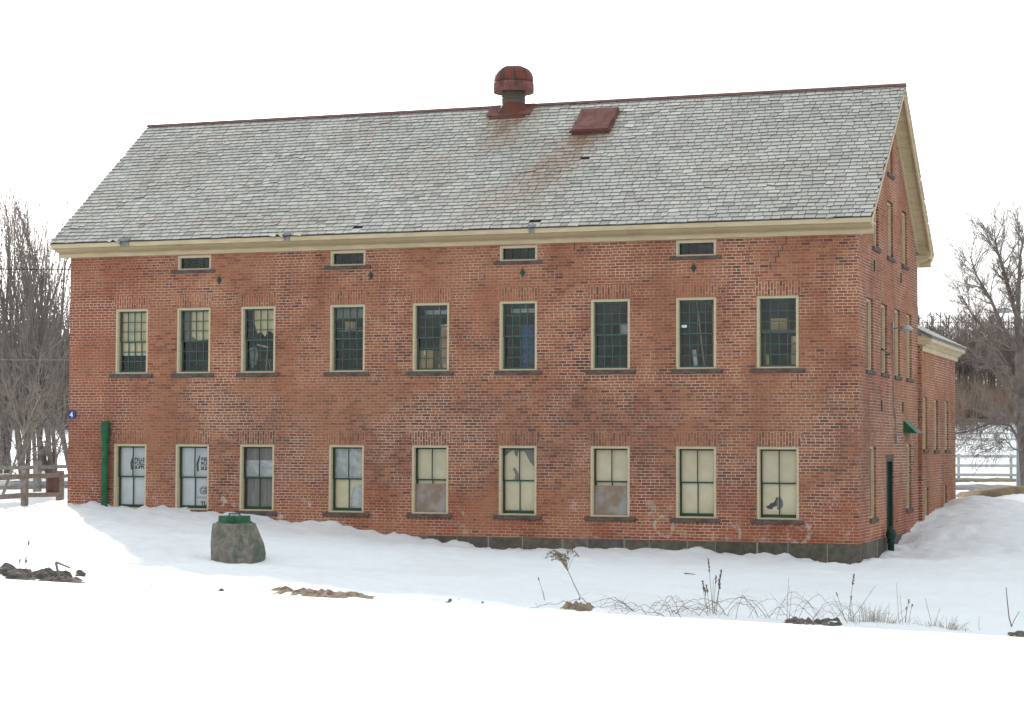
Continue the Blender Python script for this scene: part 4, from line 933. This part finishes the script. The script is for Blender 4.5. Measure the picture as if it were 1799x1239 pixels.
# hillside woods: a mass of thin trees nobody could count
def far_wood(name, label, pxr, vr, count, hr, mat, seed, dens=26, thin=.03, bushy=False):
    rr = random.Random(seed); protos = []
    for _ in range(6):
        b = MB()
        if bushy:
            for _ in range(dens):
                a = rr.uniform(0, 6.28); t = rr.uniform(.1, .9); b.tube((rr.gauss(0,.08), rr.gauss(0,.08), 0), (math.cos(a)*t*.45, math.sin(a)*t*.45, rr.uniform(.5,1)), .012, .004, 3)
        else:
            b.tube((0,0,-.05), (rr.gauss(0,.02), rr.gauss(0,.02), .6), .013, .008, 4); b.tube((0,0,.6), (rr.gauss(0,.03), 0, 1), .008, .003, 3)
            for _ in range(dens):
                z0 = rr.uniform(.15,.9); a = rr.uniform(0, 6.28); l_ = rr.uniform(.10,.30)*(1.15-z0); e = Vector((math.cos(a)*l_, math.sin(a)*l_, z0+l_*rr.uniform(.6,1.4)))
                b.tube((0,0,z0), e, .004, .0025, 3)
                for _ in range(3): a2 = a+rr.gauss(0,.7); l2 = l_*rr.uniform(.4,.8); m_ = Vector((0,0,z0)).lerp(e, rr.uniform(.4,1)); b.tube(m_, m_+Vector((math.cos(a2)*l2*.6, math.sin(a2)*l2*.6, l2)), .0026, .0015, 3)
        protos.append((np.array(b.v), np.array([list(f)+[f[-1]]*(4-len(f)) for f in b.f])))
    VV, FF = [], []; off = 0
    for _ in range(count):
        v = rr.uniform(*vr); px = rr.uniform(*pxr); q = at(px, 781, v); z = Zp(q.x, q.y); h = rr.uniform(*hr); pv, pf_ = protos[rr.randrange(6)]
        a = rr.uniform(0, 6.28); c, s = math.cos(a), math.sin(a); wx = h*rr.uniform(.8,1.2); sc_ = np.stack([(pv[:,0]*c-pv[:,1]*s)*wx, (pv[:,0]*s+pv[:,1]*c)*wx, pv[:,2]*h], -1)+np.array([q.x, q.y, z])
        VV.append(sc_); FF.append(pf_+off); off += len(pv)
    VV = np.concatenate(VV); FF = np.concatenate(FF)
    me = bpy.data.meshes.new(name); me.vertices.add(len(VV)); me.vertices.foreach_set('co', VV.ravel()); me.loops.add(FF.size); me.loops.foreach_set('vertex_index', FF.ravel()); me.polygons.add(len(FF)); me.polygons.foreach_set('loop_start', np.arange(0, FF.size, 4)); me.polygons.foreach_set('loop_total', np.full(len(FF), 4)); me.update(); me.validate()
    me.materials.append(mat); ob_ = bpy.data.objects.new(name, me); COL.objects.link(ob_); tag(ob_, label, 'wood', kind='stuff')
far_wood('far_wood', 'dark bare wood behind the tall trees at left', (-420, 900), (185, 230), 900, (7, 10.5), M['wood_far'], 5, thin=.03)
far_wood('far_wood', 'bare wood covering the hillside at right', (900, 2300), (225, 300), 1050, (7, 11), M['wood_far'], 6)
far_wood('hillside_brush', 'reddish brown brush at the foot of the hillside wood at right', (900, 2300), (196, 235), 1000, (2.0, 4.2), M['brush_far'], 8, 30, bushy=True)
far_wood('thicket', 'tangled brush under the trees at left', (-420, 900), (176, 200), 640, (3, 5.5), M['wood_far'], 9, 34, bushy=True)

# snow heaps beyond the rail fence at left
for k, (px, py, v, rx, rz_, lab) in enumerate(((60,868,60,2.6,.55,'long grey-white snow heap behind the left rail fence'), (5,880,57,1.6,.42,'low rounded snow heap under the rails at the left frame edge'))):
    q = at(px, py, v); g_ = Zp(q.x, q.y); b = MB(); nn, mm = 28, 10
    for j in range(mm+1):
        for i in range(nn):
            t = 2*math.pi*i/nn; f = j/mm; rr_ = rx*f; zz = rz_*(math.cos(f*math.pi)+1)/2*1.0; x_, y_ = q.x+rr_*math.cos(t), q.y+rr_*math.sin(t)*.7
            zz += .12*noise.noise(Vector((x_*1.5, y_*1.5, k)))*(1-f) + .06*noise.noise(Vector((x_*5, y_*5, k)))*(1-f); b.v.append((x_, y_, g_+zz-(.15 if j == mm else 0)))
    for j in range(mm):
        for i in range(nn): q2 = (i+1) % nn; b.f.append((j*nn+i, j*nn+q2, (j+1)*nn+q2, (j+1)*nn+i)); b.m.append(0)
    tag(b.build('snow_heap', M['snow'], smooth=True), lab, 'snow heap')

# ------------------------------------------------------------------ foreground rocks, soil and dead weeds
def rock(px, py, sx, sy, sz, seed, label):
    p = ground_hit(px, py); bm = bmesh.new(); bmesh.ops.create_icosphere(bm, subdivisions=3, radius=1)
    for v in bm.verts:
        n_ = noise.noise(v.co*1.3+Vector((seed*7.1, 0, 0)))*.45 + noise.noise(v.co*3.5+Vector((seed, 3, 0)))*.16; v.co *= 1+n_; v.co = Vector((v.co.x*sx, v.co.y*sy, v.co.z*sz))
    me = bpy.data.meshes.new('rock'); bm.to_mesh(me); bm.free(); me.materials.append(M['rock']); o = bpy.data.objects.new('rock', me); COL.objects.link(o); o.location = p+Vector((0,0,-sz*.15)); o.rotation_euler = (0,0,seed*1.3); tag(o, label, 'rock', 'rocks along the snow edge at left')
rocks = [(8,1012,.26,.2,.17,'dark rock at the left frame edge, first of the row along the snow edge'),(38,1014,.20,.18,.15,'grey rock just right of the frame-edge rock at lower left'),(64,1016,.15,.16,.13,'small rock at the foot of the thin broken reed'),(88,1014,.17,.15,.16,'tall grey rock just left of the bent pipe'),(110,1016,.14,.15,.13,'grey rock directly under the bent pipe'),(141,1012,.075,.08,.10,'small dark rock alone at the right end of the row'),(24,1016,.2,.2,.12,'flat rock between the two largest at lower left')]
for i, r_ in enumerate(rocks): rock(*r_[:5], i+1, r_[5])
def clod(name, px0, px1, py, hz, seed, mat, kind_label, cat, group=None):
    a = ground_hit(px0, py+yline(px0)-yline((px0+px1)/2)); c = ground_hit(px1, py+yline(px1)-yline((px0+px1)/2)); b = MB(); n, m_ = 34, 8; ax = c-a; ly = Vector((-ax.y, ax.x, 0)).normalized()*.62
    for i in range(n+1):
        t = i/n
        for j in range(m_+1):
            s = j/m_*2-1; e = max(0, 1-s*s)*min(1, 5*t, 5*(1-t)); e = max(-.15, e-.22*abs(noise.noise(Vector((t*14+seed, s*2, 1))))); q = a+ax*t+ly*s; q.z = Zp(q.x, q.y)+hz*e*(1+.6*noise.noise(Vector((q.x*5, q.y*5, seed)))) + .09*e*noise.noise(Vector((q.x*14, q.y*14, seed))) - .03; b.v.append(q[:])
    for i in range(n):
        for j in range(m_): k = i*(m_+1)+j; b.f.append((k, k+m_+1, k+m_+2, k+1)); b.m.append(0)
    o = b.build(name, mat, smooth=False); tag(o, kind='structure') if cat is None else tag(o, kind_label, cat, group); return o
clod('soil_patch', 448, 665, 1044.5, .07, 1, M['soil'], None, None); clod('soil_patch', 982, 1052, 1071.5, .11, 2, M['soil'], None, None)
clod('soil_patch', 1370, 1500, 1096.5, .08, 3, M['rock'], None, None); clod('soil_patch', 0, 150, 1018, .07, 4, M['rock'], None, None); clod('soil_patch', 1770, 1860, 1118, .05, 5, M['rock'], None, None)
clod('soil_patch', 380, 402, 1037, .04, 6, M['rock'], None, None); clod('soil_patch', 770, 870, 1058, .02, 7, M['rock'], None, None)
PXM = 1/F
def scale_at(p): return w2uv(p.x, p.y)[1]*PXM
def poly_stem(b, pts, r0, r1, n=4):
    k = len(pts)-1
    for i in range(k): b.tube(pts[i], pts[i+1], r0+(r1-r0)*i/k, r0+(r1-r0)*(i+1)/k, n)
wr = random.Random(99)
# goldenrod
p = ground_hit(1016, 1058); s = scale_at(p); g1 = empty('goldenrod', p); tag(g1, 'dry goldenrod stalk with a drooping feathery head, alone on a brown tuft', 'weed')
def L3(dx, dy, dz): return Vector((RH.x*dx+FH.x*dy, RH.y*dx+FH.y*dy, dz))
b = MB(); stem = [L3(0,0,-.15), L3(3*s,0,10*s), L3(-7*s,0,30*s), L3(-17*s,.02,52*s), L3(-24*s,.03,62*s)]; poly_stem(b, stem, .007, .004, 5); b.build('stem', M['weed'], g1)
b = MB()
for k in range(24):
    a = wr.uniform(-1.1, .6); l_ = wr.uniform(22, 44)*s; e = stem[-2].lerp(stem[-1], wr.random()) ; m1 = e+L3(a*l_*.45, wr.gauss(0,.03), l_*.65); m2 = m1+L3(a*l_*.4-.01, wr.gauss(0,.02), l_*.12); m3 = m2+L3(a*l_*.22-.01, 0, -l_*.12)
    poly_stem(b, [e, m1, m2, m3], .0035, .002, 3)
    for _ in range(40):
        q = (m1.lerp(m2, wr.random()) if wr.random() < .6 else m2.lerp(m3, wr.random())); b.tube(q, q+L3(wr.gauss(0,.012), wr.gauss(0,.012), wr.uniform(.0,.028)), .004, .002, 3)
b.build('seed_head', M['weed_pale'], g1)
def spike_plant(px, py, spikes, name, label, mat='weed', group=None):
    p = ground_hit(px, py); s = scale_at(p); o = empty(name, p); tag(o, label, 'weed', group); b = MB(); c = MB(); hd = False
    for dx0, dx1, h, head in spikes:
        a = L3(dx0*s, wr.gauss(0,.03), -.1); e = L3(dx1*s, wr.gauss(0,.04), h*s); m_ = a.lerp(e, .5)+L3(wr.gauss(0,.01), 0, 0); poly_stem(b, [a, m_, e], .0045, .003, 4)
        if head:
            hd = True
            for k in range(int(head*1.5)):
                t = 1-head*s/(e-a).length*wr.random(); q = a.lerp(e, t); c.tube(q-L3(0,0,.006), q+L3(wr.gauss(0,.008), wr.gauss(0,.008), .012), .009, .005, 4)
    b.build('stem', M[mat], o)
    if hd: c.build('seed_head', M['weed'], o)
spike_plant(1252, 1078, [(2,-8,95,22),(0,16,76,24),(-4,-18,56,16),(-2,-11,50,14),(3,6,66,14),(4,12,60,12),(5,14,52,10),(0,1,60,0),(-6,-14,44,12)], 'spiked_weed', 'clump of dry weeds with dark seed spikes rising from the brambles')
spike_plant(1383, 1088, [(0,3,72,0),(2,6,50,0)], 'dry_stalk', 'single thin bare stalk right of the spiked weeds', 'weed_pale')
spike_plant(1488, 1092, [(0,12,82,18),(0,-18,50,6),(4,-22,40,0),(-6,50,62,0),(2,8,44,6)], 'dry_weed', 'forked dry weed with clumped seed heads above the dark clod')
spike_plant(45, 1010, [(0,2,60,8),(1,0,30,10)], 'dry_stalk', 'thin broken reed standing in the rocks at lower left', 'weed_pale')
spike_plant(33, 1004, [(0,1,22,6),(2,4,15,0)], 'dry_stalk', 'short faint stalk beside the broken reed at lower left', 'weed_pale')
spike_plant(266, 1030, [(0,3,26,0)], 'dry_stalk', 'short dark stalk in the snow between the rocks and the well', 'weed')
spike_plant(1579, 1095, [(0,-3,70,0),(8,2,50,0)], 'dry_stalk', 'tall thin stalk standing among the grass tufts at lower right', 'weed_pale')
spike_plant(1640, 1098, [(0,-13,46,0),(0,12,30,0)], 'dry_stalk', 'curved dry stalk near the right-hand grass tuft', 'weed')
spike_plant(1721, 1106, [(0,-1,24,0)], 'dry_stalk', 'tiny faint stalk between the grass tufts and the forked shoot', 'weed_pale')
spike_plant(960, 1058, [(0,-14,42,4),(2,-6,20,0)], 'dry_stalk', 'pale bent stalk just left of the goldenrod', 'weed_pale')
spike_plant(1590, 1097, [(0,8,42,6),(-1,3,30,4),(2,14,34,4)], 'dry_weed', 'small branching weed right of the first grass tuft', 'weed')
# forked shoot at the right
p = ground_hit(1777, 1106); s = scale_at(p); o = empty('forked_shoot', p); tag(o, 'bare forked shoot sticking out of the snow near the right frame edge', 'shoot')
b = MB(); poly_stem(b, [L3(0,0,-.1), L3(0,0,6*s), L3(-4*s,0,20*s), L3(-7*s,0,50*s), L3(-9*s,0,73*s)], .011, .006, 6); poly_stem(b, [L3(0,0,4*s), L3(4*s,0,14*s), L3(14*s,0,32*s)], .007, .004, 5); b.build('stem', M['weed'], o)
p = ground_hit(108, 1018); s = scale_at(p); b = MB(); poly_stem(b, [p+L3(0,0,-.1), p+L3(-10*s,0,28*s), p+L3(-9*s,.02,30*s)], .018, .018, 7); poly_stem(b, [p+L3(-10*s,0,30*s), p+L3(14*s,.03,20*s)], .016, .012, 7)
tag(b.build('bent_pipe', M['grey_metal']), 'bent grey pipe poking out of the rocks at lower left', 'pipe')
# grass tufts
def tuft(px, py, n, wpx, hpx, label):
    p = ground_hit(px, py); s = scale_at(p); b = MB()
    for _ in range(n):
        a = wr.gauss(0, wpx*.33)*s; h = hpx*s*wr.uniform(.3,1); l_ = a*.5+wr.gauss(0,.03); q0 = p+L3(a, wr.gauss(0,.12), -.05); q1 = q0+L3(l_*.3, wr.gauss(0,.02), h*.6); q2 = q1+L3(l_*.5+wr.gauss(0,.02), 0, h*.4*wr.choice((1,1,.5,-.1)))
        poly_stem(b, [q0, q1, q2], .0032, .0016, 3)
    tag(b.build('grass_tuft', M['weed_pale']), label, 'grass', 'dry grass tufts at lower right')
tuft(1530, 1093, 90, 50, 44, 'tallest dry grass tuft, right of the dark clod'); tuft(1565, 1098, 45, 44, 26, 'low dry grass tuft right of the tallest one'); tuft(1650, 1104, 70, 52, 30, 'wide dry grass tuft, farthest right of the group'); tuft(1680, 1108, 25, 30, 22, 'sparse small grass tuft at the right end of the group'); tuft(1500, 1094, 25, 30, 18, 'short grass tuft directly at the dark clod')
# brambles
def bramble(px0, px1, n, hmin, hmax, seed, label, r=.0048):
    rr = random.Random(seed); b = MB()
    for _ in range(int(n*.5)):
        a = rr.uniform(px0, px1); ln = rr.uniform(25, 110)*rr.choice((1, -1)); h = rr.uniform(hmin, hmax); g0 = ground_hit(a, yline(a)-rr.uniform(0, 10)); s = scale_at(g0); pts = []
        k = 12; ph = rr.uniform(0, 6); dy = rr.gauss(0, .25)
        for i in range(k+1):
            t = i/k; pts.append(g0+L3(ln*s*t, dy*t+.03*math.sin(ph+t*7), (4*h*t*(1-t)*(1-.3*t)+3*math.sin(ph+t*11)*t+rr.gauss(0,1.3)*(0<t<1))*s))
        for q in pts:
            gz = Zp(q.x, q.y)
            if q.z < gz: q.z = gz-.01
        poly_stem(b, pts, r*rr.uniform(.6,1.15), r*.4, 4)
        for _ in range(3):
            i = rr.randrange(2, k-1); e = pts[i]; d = L3(rr.gauss(0,.10), rr.gauss(0,.05), rr.uniform(.0,.14)); poly_stem(b, [e, e+d*.6, e+d+L3(0,0,-.02)], r*.4, r*.2, 3)
    tag(b.build('bramble', M['weed']), label, 'bramble', 'bramble canes along the snow edge')
bramble(1095, 1190, 20, 10, 30, 31, 'low tangled bramble left of the spiked weeds'); bramble(1170, 1290, 26, 12, 36, 32, 'dense bramble tangle around the foot of the spiked weeds')
bramble(1280, 1370, 15, 25, 62, 33, 'tall arching bramble canes just right of the spiked weeds', .0042); bramble(1350, 1450, 14, 20, 50, 34, 'sparse bramble loops left of the dark clod', .0038); bramble(1400, 1500, 8, 15, 42, 35, 'thin bramble hoops over the dark clod', .0038)
bramble(1015, 1075, 4, 8, 22, 36, 'two or three thin canes beside the goldenrod tuft', .006)
# twig lying on the snow
p = ground_hit(1208, 1012); b = MB(); poly_stem(b, [p+L3(-.13,0,.02), p+L3(0,.02,.045), p+L3(.14,0,.03)], .014, .006, 5); poly_stem(b, [p+L3(0,.02,.04), p+L3(-.07,-.04,.06)], .008, .004, 4); tag(b.build('fallen_twig', M['weed']), 'dark broken twig lying on the open snow before the seventh and eighth windows', 'twig')
